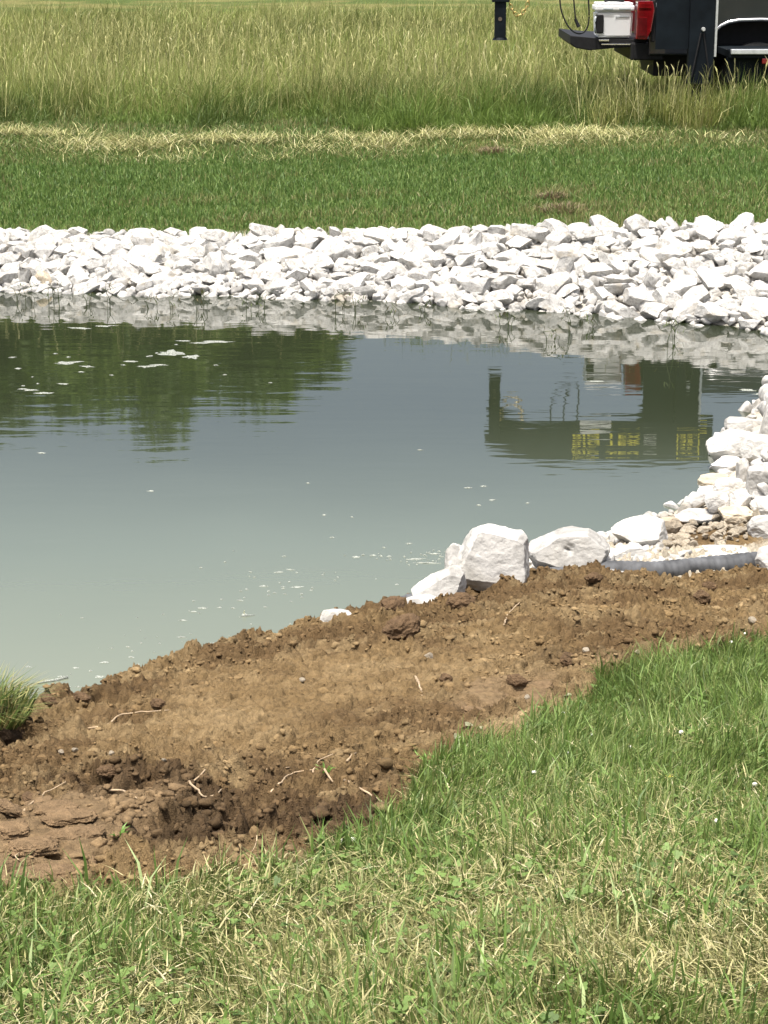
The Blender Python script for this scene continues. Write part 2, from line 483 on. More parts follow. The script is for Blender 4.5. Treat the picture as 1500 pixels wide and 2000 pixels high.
# the dug bank by the camera: fine sheet, clods pushed up out of it
NR, NC = 1150, 620
yy = 2.05 + (10.3 - 2.05) * (np.linspace(0, 1, NR) ** 1.15)
tt = np.linspace(-1, 1, NC)
Y2 = np.repeat(yy[:, None], NC, 1); X2 = tt[None, :] * (.265 * Y2 + .50)
Z0 = H(X2, Y2)
S2 = shore_dist(X2, Y2)
grassy = smooth(.04, -.06, Y2 - lawn_edge(X2) - .10 * (fbm(X2, Y2, 9, 3) - .5) * 2)
def pxblob(u, v, ru, rv):
    """1 at the ground point seen at a photograph pixel, falling off over ru/rv metres"""
    p = hit(u, v)
    return np.exp(-(((X2 - p[0]) / ru) ** 2 + ((Y2 - p[1]) / rv) ** 2))
smoothz = np.clip(.9 * pxblob(480, 1400, .55, .9) + .8 * pxblob(700, 1330, .5, .6) + .8 * pxblob(960, 1290, .16, .3) + .6 * pxblob(1130, 1200, .4, .4), 0, .9)
cobp = hit(1375, 1050); cobm = smooth(1.3, .8, np.hypot((X2 - cobp[0]) / .30, (Y2 - cobp[1]) / .28))
rough = (1 - .50 * smoothz) * (1 - .85 * grassy) * (1 - .8 * cobm)
wet = smooth(.30, .48, fbm(X2 + 31, Y2 + 3, 5, 3)) * np.clip(pxblob(330, 1580, .34, .34) + .9 * pxblob(450, 1640, .28, .24) + .8 * pxblob(560, 1590, .24, .3) + .7 * pxblob(190, 1540, .14, .14) + .6 * pxblob(600, 1600, .2, .2) + .5 * pxblob(150, 1400, .3, .3) + .6 * pxblob(1100, 1300, .25, .2) + .6 * pxblob(870, 1200, .35, .22), 0, 1)
ridged = lambda f, s: 1 - np.abs(2 * fbm(X2 + s, Y2 - s, f, 3) - 1)
bump = (.050 * (fbm(X2, Y2, 3.0, 3) - .5) + (.034 + .03 * wet) * (fbm(X2, Y2 * 1.1, 11, 3) - .5)
        + .018 * (ridged(16, 3.1) - .62) + (.012 + .008 * wet) * (fbm(X2, Y2, 34, 3) - .5) + .016 * (fbm(X2, Y2, 95, 2) - .5))
def worley(x, y, f, seed):
    g_ = np.random.default_rng(seed); jx = g_.random((256, 256)); jy = g_.random((256, 256)); jh = g_.random((256, 256))
    x = x * f; y = y * f; xi = np.floor(x).astype(int); yi = np.floor(y).astype(int)
    best = np.full(x.shape, 9.0); hh = np.zeros(x.shape)
    for a in (-1, 0, 1):
        for b in (-1, 0, 1):
            cx, cy = (xi + a) & 255, (yi + b) & 255
            d = np.hypot(x - xi - a - jx[cx, cy], y - yi - b - jy[cx, cy])
            m_ = d < best; best = np.where(m_, d, best); hh = np.where(m_, jh[cx, cy], hh)
    return best, hh
def crumbs(f, seed, warp):
    wx_ = X2 + warp * (vnoise(X2 * f * 1.7, Y2 * f * 1.7) - .5) + warp * .5 * (vnoise(X2 * f * 4, Y2 * f * 4) - .5)
    wy_ = Y2 + warp * (vnoise(X2 * f * 1.7 + 50, Y2 * f * 1.7) - .5) + warp * .5 * (vnoise(X2 * f * 4 + 50, Y2 * f * 4) - .5)
    d, hh = worley(wx_, wy_, f, seed)
    return np.clip(1 - (d / .75) ** 2, 0, 1) * hh ** 1.5 if f > 60 else np.clip(1 - (d / .75) ** 2, 0, .62) / .62 * hh
lumps = .048 * crumbs(9, 21, .10) * (.6 + .7 * wet) + (.040 + .02 * wet) * crumbs(21, 22, .05) + .020 * crumbs(46, 23, .022) + .009 * crumbs(90, 24, .012)
# clods: cells whose heights differ
cell = vnoise(X2 * 22 + 3 * vnoise(X2 * 9, Y2 * 9), Y2 * 22 + 3 * vnoise(Y2 * 8, X2 * 8))
bump += (.012 + .012 * wet) * smooth(.52, .74, cell)
bump += lumps - .02 - .035 * wet
pits = smooth(.60, .70, fbm(X2 + 9, Y2 + 2, 10, 2)) * wet
bump -= .025 * pits
# track marks pressed into the soil
def track(u, v, ru, rv, spacing, amp, phase=0.0, tilt=.35):
    p = hit(u, v)
    w = smooth(1.25, .8, np.abs(X2 - p[0] - .15 * (Y2 - p[1])) / ru) * smooth(1.2, .85, np.abs(Y2 - p[1]) / rv)
    s = (Y2 - p[1]) - tilt * (X2 - p[0]) + .02 * (fbm(X2, Y2, 7, 2) - .5)
    k = ((s / spacing + phase) % 1.0)
    prof = smooth(0, .05, k) * smooth(1.0, .88, k) * (.62 + .40 * k) * (1 - .55 * smooth(.62, .70, fbm(X2 + 3, Y2, 13, 2)))
    return w, amp * (prof - .5) + .012 * (fbm(X2, Y2, 14, 3) - .5)
tw, tz = track(100, 1650, .17, .46, .150, .085)
tw2, tz2 = track(990, 1368, .13, .26, .130, .075, .2, .25)
tw3 = 0
bump = bump * (1 - .88 * np.maximum(tw, tw2)) + tw * tz + tw2 * tz2
rough = np.maximum(rough, .95 * np.maximum(tw, tw2) * (1 - grassy))
Z2 = Z0 + bump * rough + grassy * .012 * (fbm(X2, Y2, 20, 3) - .5)
# heap of soil thrown up at the lip of the bank
yc2 = np.interp(X2, ncrest[:, 0], ncrest[:, 1])
lip = np.exp(-((Y2 - yc2 + .12) / .16) ** 2) * smooth(-2, -1, X2)
Z2 += lip * .07 * (fbm(X2 + 5, Y2, 7, 3) - .45)
Z2 = np.where(S2 < -.35, np.minimum(Z2, -.08), Z2)
q1 = fbm(X2, Y2, 2.2, 4); q2 = fbm(X2 + 4, Y2 + 8, 7, 4)
cs = mixc(C(.250, .178, .092) * np.ones(X2.shape + (3,)), C(.165, .112, .058), smooth(.38, .62, q1))
cs = mixc(cs, C(.325, .248, .140), smooth(.52, .72, q2) * .7)
cs = mixc(cs, C(.345, .255, .140), np.clip(smoothz * .75, 0, 1) * smooth(.3, .7, q2))
cs = mixc(cs, C(.085, .057, .033), np.clip(wet * 1.0, 0, .85) * smooth(.30, .62, q2 * .5 + q1 * .5))
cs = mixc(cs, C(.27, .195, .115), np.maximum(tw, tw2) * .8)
pale = np.clip(pxblob(1130, 1400, .14, .16) + pxblob(1010, 1430, .12, .1) + .6 * pxblob(1200, 1330, .2, .12), 0, 1)
cs = mixc(cs, C(.44, .34, .20), pale * .8)
th = mixc(C(.085, .090, .032) * np.ones(X2.shape + (3,)), C(.25, .21, .10), smooth(.45, .65, q2))
cs = cs * C(.64, .615, .575)
cs = mixc(cs, C(.075, .050, .030), np.maximum(tw * smooth(-.012, -.03, tz), tw2 * smooth(-.012, -.03, tz2)) * .8)  # groove shade put into the soil colour so the track ridges read
cs = mixc(cs, th, grassy)
shelfm = smooth(.02, .10, Y2 - yc2) * smooth(.15, .3, X2)
shelfm = shelfm * (1 - cobm)
cs = mixc(cs, C(.42, .38, .30), shelfm * .85)
cs = mixc(cs, C(.12, .10, .07), smooth(.02, -.05, S2) * smooth(.1, .2, Y2 - yc2))
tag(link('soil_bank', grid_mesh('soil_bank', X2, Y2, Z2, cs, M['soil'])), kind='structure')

def zfine(x, y):
    """height of the fine sheet under points x, y"""
    x = np.asarray(x, float); y = np.asarray(y, float)
    r = np.clip(np.interp(y, yy, np.arange(NR)), 0, NR - 1.001); c = np.clip((x / (.265 * y + .50) + 1) / 2 * (NC - 1), 0, NC - 1.001)
    ri = r.astype(int); ci = c.astype(int); fr = r - ri; fc = c - ci
    return (Z2[ri, ci] * (1 - fr) * (1 - fc) + Z2[ri + 1, ci] * fr * (1 - fc) + Z2[ri, ci + 1] * (1 - fr) * fc + Z2[ri + 1, ci + 1] * fr * fc)

def csample(x, y):
    r = np.clip(np.interp(y, yy, np.arange(NR)), 0, NR - 1).astype(int); c = np.clip((x / (.265 * y + .50) + 1) / 2 * (NC - 1), 0, NC - 1).astype(int)
    return cs[r, c]

def hitf(u, v):
    """like hit(), on the fine sheet"""
    d = ray(u, v); d = d / d[1]
    ysx = np.arange(2.2, 10.2, .004)
    zz = np.maximum(zfine(d[0] * ysx, ysx), 0)
    rz = CAM_H + d[2] * ysx
    k = np.argmax(rz <= zz)
    if rz[k] > zz[k]: return hit(u, v)
    return np.array([d[0] * ysx[k], ysx[k], zz[k]])

# water
me = bpy.data.meshes.new('water')
me.from_pydata([(-16, 6.5, 0), (6, 6.5, 0), (6, 19.5, 0), (-16, 19.5, 0)], [], [(0, 1, 2, 3)])
me.materials.append(M['water'])
tag(link('water', me), kind='structure')

# ------------------------------------------------------------------ stones
def rock_mesh(name, seed, dims, cuts=11, sub=4, rough_=.05, material=None, keep=.62, extra=(), boxy=0.0, dent=None):
    rs = random.Random(seed)
    bm = bmesh.new()
    bmesh.ops.create_icosphere(bm, subdivisions=sub, radius=1)
    planes = []
    for k in range(cuts):
        n = Vector((rs.gauss(0, 1), rs.gauss(0, 1), rs.gauss(0, .9))).normalized()
        planes.append((n, rs.uniform(keep, keep + .24)))
    for n, dd in extra:
        planes.append((Vector(n).normalized(), dd))
    off = Vector((rs.uniform(0, 99), rs.uniform(0, 99), rs.uniform(0, 99)))
    for v in bm.verts:
        c = v.co.copy()
        if boxy:
            mxx = max(abs(c.x), abs(c.y), abs(c.z)); c = c.lerp(c / mxx * .86, boxy)
        for n, dd in planes:
            k = c.dot(n) - dd
            if k > 0: c -= n * k
        c *= 1 + rough_ * 1.3 * (mnoise.fractal(c * 1.6 + off, 1.0, 2.0, 3)) + rough_ * .55 * mnoise.fractal(c * 6 + off, .9, 2.1, 3)
        if dent:
            dd = (c.normalized() - Vector(dent[0]).normalized()); e_ = Vector((dd.x * 1.6, dd.y, dd.z * .8)).length
            c *= 1 - dent[1] * math.exp(-(e_ / dent[2]) ** 2) * (1 + .8 * mnoise.noise(c * 7 + off))
        if rough_ > .06:
            rg = 1 - abs(mnoise.noise(c * 2.6 + off)) * 2; c *= 1 + .035 * rg + .02 * (1 - abs(mnoise.noise(c * 7 + off)) * 2)
        v.co = Vector((c.x * dims[0], c.y * dims[1], c.z * dims[2]))
    # fit to the half-dimensions asked for
    mx = [max(abs(v.co[i]) for v in bm.verts) for i in range(3)]
    for v in bm.verts:
        v.co = Vector([v.co[i] * dims[i] / mx[i] for i in range(3)])
    me = bpy.data.meshes.new(name); bm.to_mesh(me); bm.free()
    if material: me.materials.append(material)
    return me

variants = [rock_mesh('limestone_rock', 100 + i, (.5, random.uniform(.30, .42), random.uniform(.25, .38)), 13 + i % 5, 4, .035, M['rock'], .46) for i in range(16)]
variants_tan = [rock_mesh('tan_rock', 300 + i, (.5, .4, .34), 12, 4, .05, M['rock_tan']) for i in range(2)]

def place_rock(me, loc, size, rot, name='riprap_stone'):
    o = link(name, me)
    o.location = loc; o.rotation_euler = rot; o.scale = (size[0], size[1], size[2]) if hasattr(size, '__len__') else (size,) * 3
    return o

# far bank: rows of riprap, each stone its own object
rs = random.Random(5)
far_stones = []
NCOL, NROW = 33, 9
x_left, x_right = -4.05, 3.75
rubV, rubF, nv = [], [], 0
def bake(me, loc, size, rot):
    """copy a rock's geometry into the rubble heap"""
    global nv
    n = len(me.vertices); co = np.empty(n * 3, np.float32); me.vertices.foreach_get('co', co); co = co.reshape(-1, 3)
    q = np.array(Euler(rot).to_matrix()); co = (co * size) @ q.T + np.array(loc)
    f = np.empty(len(me.polygons) * 3, np.int32); me.polygons.foreach_get('vertices', f)
    rubV.append(co); rubF.append(f.reshape(-1, 3) + nv); nv += n
low = [rock_mesh('low_rock', 500 + i, (.5, .38, .30), 13, 3, .035, None, .5) for i in range(6)]

def bank_point(x, t):
    """t 0 at the waterline, 1 at the top of the slope"""
    ysh = np.interp(x, far_shore[:, 0], far_shore[:, 1]); yc = np.interp(x, far_crest[:, 0], far_crest[:, 1])
    y = ysh - .04 + (yc - ysh + .06) * t
    return np.array([x, y, h1(x, y)])

for r_ in range(NROW):
    for c_ in range(NCOL):
        t = (r_ + .35 + rs.uniform(-.34, .34)) / (NROW - .4)
        x = x_left + (x_right - x_left) * (c_ + .5 * (r_ % 2) + rs.uniform(-.3, .3)) / (NCOL - .5)
        p = bank_point(x, t)
        big = 1 + .14 * max(0, x) / 3
        s = rs.choice([.19, .23, .26, .30, .34]) * big * rs.uniform(.9, 1.1)
        if r_ == 0: s *= .9
        lv = .5 if r_ >= NROW - 2 else 1
        rot = (rs.gauss(0, .30) * lv + .10, rs.gauss(0, .26) * lv, rs.gauss(0, .55) + rs.choice([0, math.pi]))
        tan = rs.random() < .012
        me = rs.choice(variants_tan) if tan else rs.choice(variants)
        o = place_rock(me, (p[0], p[1], p[2] + .035 + .045 * rs.random() - (.02 if r_ == NROW - 1 else 0)), (s, s, s * rs.uniform(.75, 1.05)), rot)
        far_stones.append((o, t, x, s, tan))
rows = [(-9, .18, 'in the waterline row'), (.18, .40, 'on the lower slope'), (.40, .62, 'halfway up the slope'),
        (.62, .84, 'on the upper slope'), (.84, 9, 'in the top row')]
secs = [(-9, -3.3, 'far left end'), (-3.3, -2.4, 'left third'), (-2.4, -1.5, 'left of the small bank weeds'), (-1.5, -.6, 'left of the middle'), (-.6, .4, 'middle'), (.4, 1.3, 'right of the middle'),
        (1.3, 2.1, 'below the truck'), (2.1, 2.9, 'right part'), (2.9, 9, 'far right end')]
secs[2] = (-2.4, -1.5, 'between left third and middle')
def tell_apart(mem, what, where, group, cat):
    """mem: (object, x, height, size, tilt); each gets what sets it apart in its own small area"""
    left = list(mem)
    def take(key, word, need=2):
        if len(left) >= need:
            m_ = max(left, key=key); left.remove(m_); tag(m_[0], f"{word} {what} {where}", cat, group)
    take(lambda s: s[3], 'largest'); take(lambda s: -s[3], 'smallest'); take(lambda s: -s[1], 'leftmost midsized'); take(lambda s: s[1], 'rightmost midsized')
    take(lambda s: s[2], 'highest midsized'); take(lambda s: -s[2], 'lowest midsized'); take(lambda s: s[4], 'most tilted'); take(lambda s: -s[4], 'flattest lying')
    for m_ in left: tag(m_[0], f"{what} {where}", cat, group)
ntan = 0
for a, b_, rn in rows:
    for c0, c1, sn in secs:
        mem = [s for s in far_stones if a <= s[1] < b_ and c0 <= s[2] < c1]
        tell_apart([(s[0], s[2], s[0].location.z, s[3], abs(s[0].rotation_euler[1])) for s in mem if not s[4]], 'white riprap stone', rn + ', ' + sn, 'riprap stones on the far bank', 'stone')
        for s in mem:
            if s[4]:
                tag(s[0], f"tan brown riprap stone {rn}, {sn}", 'stone', 'riprap stones on the far bank')
# bedding of small rubble below them and the same bank carried on beyond the frame
for k in range(3000):
    x = rs.uniform(-4.6, 4.3); t = rs.uniform(-.1, 1.02)
    p = bank_point(x, t); s = rs.uniform(.07, .21)
    bake(rs.choice(low), (p[0], p[1], p[2] + .03), s * .9, (rs.uniform(-1, 1), rs.uniform(-1, 1), rs.uniform(0, 6.3)))
for k in range(420):
    x = rs.choice([rs.uniform(-9, -4.15), rs.uniform(3.85, 5.0)]); t = rs.uniform(0, 1)
    p = bank_point(x, t); s = rs.uniform(.18, .34)
    bake(rs.choice(low), (p[0], p[1], p[2] + .06), s, (rs.uniform(-.5, .5), rs.uniform(-.5, .5), rs.uniform(0, 6.3)))
# the bank round the east end of the pond
for k in range(900):
    x = rs.uniform(2.0, 5.2); y = rs.uniform(10.4, 16.2)
    d = float(shore_dist(np.array([x]), np.array([y]))[0])
    if -.12 < d < 1.0 and (x > .1875 * y + .12):
        s = rs.uniform(.14, .36)
        bake(rs.choice(low), (x, y, h1(x, y) + .05), s, (rs.uniform(-.5, .5), rs.uniform(-.5, .5), rs.uniform(0, 6.3)))
for k in range(420):
    u = rs.uniform(860, 1290); v = rs.uniform(1080, 1128) - (u - 860) * .05 + rs.uniform(-14, 10)
    p = hit(u, v)
    if p[2] > 0.005 and abs(u - 900) > 60: bake(rs.choice(low), (p[0], p[1], p[2] + .02), rs.uniform(.04, .12), (rs.uniform(-1, 1), rs.uniform(-1, 1), rs.uniform(0, 6.3)))
# pebbly bedding along the right shore in view
for k in range(650):
    x = rs.uniform(.2, 2.9); y = rs.uniform(9.2, 13.6)
    d = float(shore_dist(np.array([x]), np.array([y]))[0])
    if -.05 < d < .9 and y > np.interp(x, ncrest[:, 0], ncrest[:, 1]) + .25 and not (x > hit(1285, 1040)[0] and y < hit(1340, 1016)[1] and y > hit(1340, 1085)[1]):
        bake(rs.choice(low), (x, y, h1(x, y) + .015), rs.uniform(.04, .15), (rs.uniform(-1, 1), rs.uniform(-1, 1), rs.uniform(0, 6.3)))
RV = np.concatenate(rubV); RF = np.concatenate(rubF)
o = link('rubble', np_mesh('rubble', RV, [RF], material=M['rock']))
tag(o, 'small white limestone rubble bedded between and under the larger stones', 'rubble', kind='stuff')

# right shore: stones placed one by one (left, top, right, bottom in the photograph; label)
def fit_rock(u0, v0, u1, v1, seed, label, name='boulder', cat='stone', group=None, depth=.8, mkey='boulder', extra=(), base=None, rough_=.045, keep=.66, cuts=9, tilt=0, sub=5, rx=0.0, boxy=.25, dent=None):
    vb = v1 if base is None else base
    p = hit((u0 + u1) / 2, vb)
    s = scale_at(p)
    w = (u1 - u0) / s / 2; hgt = (v1 - v0) / s / 2
    if u0 > 1290 and v1 < 1060: w *= 1.12; hgt *= 1.30
    d = w * depth
    hgt = max(.02, (hgt - d * math.sin(R(17)) * .55)) * 1.04
    me = rock_mesh('rock', seed, (w, d, hgt), cuts, sub, rough_, M[mkey], keep, extra, boxy, dent)
    # centre so that the drawn height is right
    c = PY((u0 + u1) / 2, (v0 + v1) / 2, p[1] + d * .55)
    o = link(name, me); o.location = c; o.rotation_euler = (rx, tilt, 0)
    tag(o, label, cat, group)
    return o

G = 'white stones along the right shore'
fit_rock(890, 1015, 1037, 1165, 21, 'large squarish white boulder with a pitted front beside the gray pipe', 'boulder', 'boulder', G, .75, extra=(((0.1, -1, .30), .50), ((.25, -.1, 1), .74), ((-1, -.1, 0.5), .70), ((1, -.2, .1), .80), ((.8, -.2, .9), .86)), keep=.80, rough_=.04, boxy=.35, sub=6)
fit_rock(1028, 1018, 1192, 1124, 22, 'wide rounded white boulder with a dark hollow in its face', 'boulder', 'boulder', G, .62, extra=(((0, -1, .3), .62), ((-1, -.1, 1), .62), ((1, -.2, .8), .8), ((0, -.2, 1), .72)), keep=.76, rough_=.045, boxy=.30, sub=6, dent=((-.05, -1, .25), .30, .26))
fit_rock(1192, 1002, 1308, 1080, 23, 'humped white boulder just right of the hollowed boulder', 'boulder', 'boulder', G, .7, keep=.62, rough_=.04, boxy=.1, extra=(((0, -1, .5), .6), ((-.8, -.2, 1), .55)))
fit_rock(1186, 1040, 1232, 1072, 24, 'small gray faced stone wedged between two white boulders', 'stone', 'stone', G, .7, 'rock')
fit_rock(1170, 1056, 1266, 1104, 25, 'low white slab lying in front of the humped boulder', 'stone', 'stone', G, .8, keep=.6)
fit_rock(868, 1052, 920, 1150, 26, 'narrow white stone leaning on the left side of the squarish boulder', 'stone', 'stone', G, .8)
fit_rock(800, 1098, 912, 1186, 27, 'sloping white stone below the squarish boulder at the water edge', 'stone', 'stone', G, .7, keep=.7, extra=(((-.75, -.1, 1), .28), ((0, -1, .4), .5)), boxy=.5)
fit_rock(782, 1160, 862, 1192, 28, 'thin white stone tapering into the water at the end of the pipe', 'stone', 'stone', G, .6, keep=.6)
fit_rock(624, 1186, 690, 1232, 29, 'white stone half buried behind the soil edge, alone in the water', 'stone', 'stone', None, .7, keep=.7)
fit_rock(1384, 838, 1486, 906, 30, 'largest white stone at the right shore with a shaded notch', 'boulder', 'stone', G, .7, keep=.64)
fit_rock(1418, 815, 1490, 846, 31, 'pointed pale stone reaching into the water at the right shore', 'stone', 'stone', G, .6, keep=.58)
fit_rock(1484, 778, 1560, 880, 32, 'tall white stone cut by the right edge of the photo', 'stone', 'stone', G, .8, keep=.62)
fit_rock(1450, 852, 1530, 905, 33, 'white stone with cracks behind the notched stone', 'stone', 'stone', G, .8)
fit_rock(1392, 892, 1450, 925, 34, 'flat white stone under the notched stone', 'stone', 'stone', G, .8, 'rock', keep=.6)
fit_rock(1436, 900, 1466, 952, 35, 'narrow upright white stone in the middle of the right shore', 'stone', 'stone', G, .8, 'rock')
fit_rock(1456, 908, 1530, 970, 36, 'gray faced blocky stone at the right edge', 'stone', 'stone', G, .8, 'boulder')
fit_rock(1366, 926, 1430, 962, 37, 'brownish gray wet stone at the water edge of the right shore', 'stone', 'stone', G, .8, 'rock_tan')
fit_rock(1364, 950, 1410, 975, 38, 'small pale stone below the wet brownish stone', 'stone', 'stone', G, .8, 'rock')
fit_rock(1395, 935, 1460, 975, 39, 'sloping white stone above the domed stone', 'stone', 'stone', G, .8, 'rock')
fit_rock(1378, 963, 1422, 1000, 40, 'white domed stone above the cobble patch', 'stone', 'stone', G, .8, 'rock', keep=.8)
fit_rock(1420, 958, 1472, 1002, 41, 'white stone with a slanted top right of the domed stone', 'stone', 'stone', G, .8, 'rock')
fit_rock(1330, 962, 1384, 998, 42, 'long gray stone slanting down to the water', 'stone', 'stone', G, .8, 'rock', tilt=-.35)
fit_rock(1402, 990, 1474, 1022, 43, 'earthy cream stone overhanging a dark gap beside the cobbles', 'stone', 'stone', G, .8, 'rock_tan')
fit_rock(1322, 992, 1412, 1020, 44, 'long low white stone along the top of the cobble patch', 'stone', 'stone', G, .6, 'rock')
fit_rock(1468, 964, 1560, 1008, 45, 'bluish white stone at the right edge above the cobbles', 'stone', 'stone', G, .8)
fit_rock(1464, 1008, 1550, 1054, 46, 'craggy white stone at the right edge beside the cobbles', 'stone', 'stone', G, .8)
fit_rock(1284, 1006, 1330, 1046, 47, 'tan stone beside the humped boulder at the cobble patch', 'stone', 'stone', G, .8, 'rock_tan')
fit_rock(1250, 1010, 1292, 1060, 48, 'pale stone between the humped boulder and the cobbles', 'stone', 'stone', G, .8, 'rock')
fit_rock(1262, 1078, 1350, 1104, 49, 'long flat white stone resting behind the gray pipe, left one', 'stone', 'stone', G, .7)
fit_rock(1340, 1064, 1480, 1092, 50, 'long flat white stone resting behind the gray pipe, right one', 'stone', 'stone', G, .5)
fit_rock(1132, 1092, 1270, 1114, 51, 'thin white stone between hollowed boulder and pipe', 'stone', 'stone', G, .5)
fit_rock(1474, 1062, 1540, 1128, 52, 'pale stone lying against the right end of the pipe', 'stone', 'stone', G, .7, base=1128)
fit_rock(1050, 1096, 1140, 1128, 53, 'gray shaded stone under the hollowed boulder behind the pipe', 'stone', 'stone', G, .6)

# the cobble patch behind the pipe
cob = [rock_mesh('cobble', 700 + i, (.5, .38, .30), 12, 4, .05, M['cobble'], .58) for i in range(7)]
def hitc(u, v):
    p = hit(u, v); p[2] = float(zfine(p[0], p[1])); return p
cobs = []
for k in range(150):
    u = rs.uniform(1268, 1466); lo = 1082 - max(0, (u - 1380)) * .28; hi = 1016 + max(0, 1330 - u) * .35
    v = rs.uniform(hi, lo)
    p = hitc(u, v); s = rs.choice([.025, .035, .045, .06, .085]) * rs.uniform(.85, 1.15) * (1.1 if u < 1340 else .8)
    o = place_rock(rs.choice(cob), (p[0], p[1], p[2] + s * .25), s, (rs.uniform(-.6, .6), rs.uniform(-.6, .6), rs.uniform(0, 6.3)), 'cobble')
    cobs.append((o, u, -v, s, abs(o.rotation_euler[1])))
for u0, u1, un in ((0, 1300, 'at the left end of the patch'), (1300, 1334, 'left of the patch middle'), (1334, 1367, 'in the patch middle'), (1367, 1400, 'right of the patch middle'), (1400, 1433, 'in the right part of the patch'), (1433, 1600, 'at the right end of the patch')):
    for v0, v1, vn in ((0, 1036, 'top edge'), (1036, 1054, 'middle height'), (1054, 1200, 'near the pipe')):
        tell_apart([c for c in cobs if u0 <= c[1] < u1 and v0 <= -c[2] < v1], 'brownish cobble', un + ', ' + vn, 'cobbles in the patch behind the pipe', 'cobble')

# ------------------------------------------------------------------ corrugated drain pipe
pp = [(1560, 1090, .165), (1480, 1097, .165), (1380, 1107, .155), (1280, 1117, .15), (1160, 1114, .14), (1040, 1131, .11), (900, 1157, .08), (800, 1180, .05), (740, 1206, .0)]
pts = [Vector(P(u, v, z)) for u, v, z in pp]
def resample(pts, step):
    out = [pts[0]]
    for a, b_ in zip(pts, pts[1:]):
        n = max(1, int((b_ - a).length / step))
        out += [a.lerp(b_, k / n) for k in range(1, n + 1)]
    return out
fine = resample(pts, .004)
for _ in range(60):
    fine = [fine[0]] + [(fine[i - 1] + fine[i] * 2 + fine[i + 1]) / 4 for i in range(1, len(fine) - 1)] + [fine[-1]]
V = []; n = 28
for i, p in enumerate(fine):
    t = (fine[min(i + 1, len(fine) - 1)] - fine[max(i - 1, 0)]).normalized()
    q = t.to_track_quat('Z', 'Y')
    rr = .0500 + .0013 * math.copysign(abs(math.sin(i * .004 / .016 * math.pi)) ** .6, math.sin(i * .004 / .016 * math.pi))
    for k in range(n):
        V.append(p + q @ Vector((rr * math.cos(6.28318 * k / n), rr * math.sin(6.28318 * k / n), 0)))
i = np.arange(len(fine) * n).reshape(len(fine), n)
F = np.stack([i[:-1], np.roll(i[:-1], -1, 1), np.roll(i[1:], -1, 1), i[1:]], -1).reshape(-1, 4)
o = link('drain_pipe', np_mesh('drain_pipe', np.array([tuple(v) for v in V]), [F], smooth_=True, material=M['pipe']))
tag(o, 'black corrugated drain pipe half buried in soil in front of the white boulders', 'pipe')

# ------------------------------------------------------------------ soil clods and crumbs
def ico(sub=1):
    bm = bmesh.new(); bmesh.ops.create_icosphere(bm, subdivisions=sub, radius=1)
    v = np.array([tuple(x.co) for x in bm.verts]); f = np.array([[l.index for l in fc.verts] for fc in bm.faces]); bm.free()
    return v, f
iv, iff = ico(2)
def clod_cloud(n, sizes, xy, cols):
    x, y = xy
    z = zfine(x, y)
    prot = np.array([[[1 + .55 * mnoise.noise(Vector(p_) * 1.7 + Vector((9 * q_, 0, 0))) + .22 * mnoise.noise(Vector(p_) * 4.5 + Vector((9 * q_, 3, 0)))] for p_ in iv] for q_ in range(8)])
    which = rng.integers(0, 8, n)
    base = iv[None] * prot[which]
    base = base * (rng.uniform(.5, 1.4, (n, 1, 3)) * np.array([1, 1, .7]))
    a = rng.uniform(0, 6.283, n); ca, sa = np.cos(a)[:, None], np.sin(a)[:, None]
    bx = base[..., 0] * ca - base[..., 1] * sa; by = base[..., 0] * sa + base[..., 1] * ca
    out = np.stack([bx, by, base[..., 2]], -1) * sizes[:, None, None] + np.stack([x, y, z + sizes * .25], -1)[:, None, :]
    F = (iff[None] + (np.arange(n) * len(iv))[:, None, None]).reshape(-1, 3)
    return out.reshape(-1, 3), F, np.repeat(cols, len(iv), 0)
n = 17000
y = 3.2 + 6.0 * rng.random(n * 4) ** 1.1; x = rng.uniform(-1, 1, n * 4) * (.22 * y + .25)
ok = (~lawn_mask(x, y)) & (y < np.interp(x, ncrest[:, 0], ncrest[:, 1]) + .05)
sm = np.zeros_like(x)
for (u, v, ru, rv) in ((480, 1400, .6, .9), (700, 1330, .5, .6), (105, 1650, .17, .45), (990, 1368, .14, .25)):
    p = hit(u, v); sm = np.maximum(sm, np.exp(-(((x - p[0]) / ru) ** 2 + ((y - p[1]) / rv) ** 2)))
ok &= (rng.random(len(x)) > sm * 1.15) & (fbm(x, y, 5, 2) > .38)
x, y = x[ok][:n], y[ok][:n]; n = len(x)
wx_ = wet[np.clip(np.interp(y, yy, np.arange(NR)), 0, NR - 1).astype(int), np.clip((x / (.265 * y + .50) + 1) / 2 * (NC - 1), 0, NC - 1).astype(int)]
size = (np.exp(rng.normal(math.log(.0042), .55, n)) * (1 + .45 * wx_)).clip(.0018, .016)
shade = rng.random((n, 1))
cl = csample(x, y) * (.8 + .5 * shade)
Vc, Fc, Cc = clod_cloud(n, size, (x, y), cl)
tag(link('dirt', np_mesh('dirt', Vc, [Fc], Cc, False, M['clod'])), 'loose crumbs of brown soil scattered over the dug bank', 'dirt', kind='stuff')

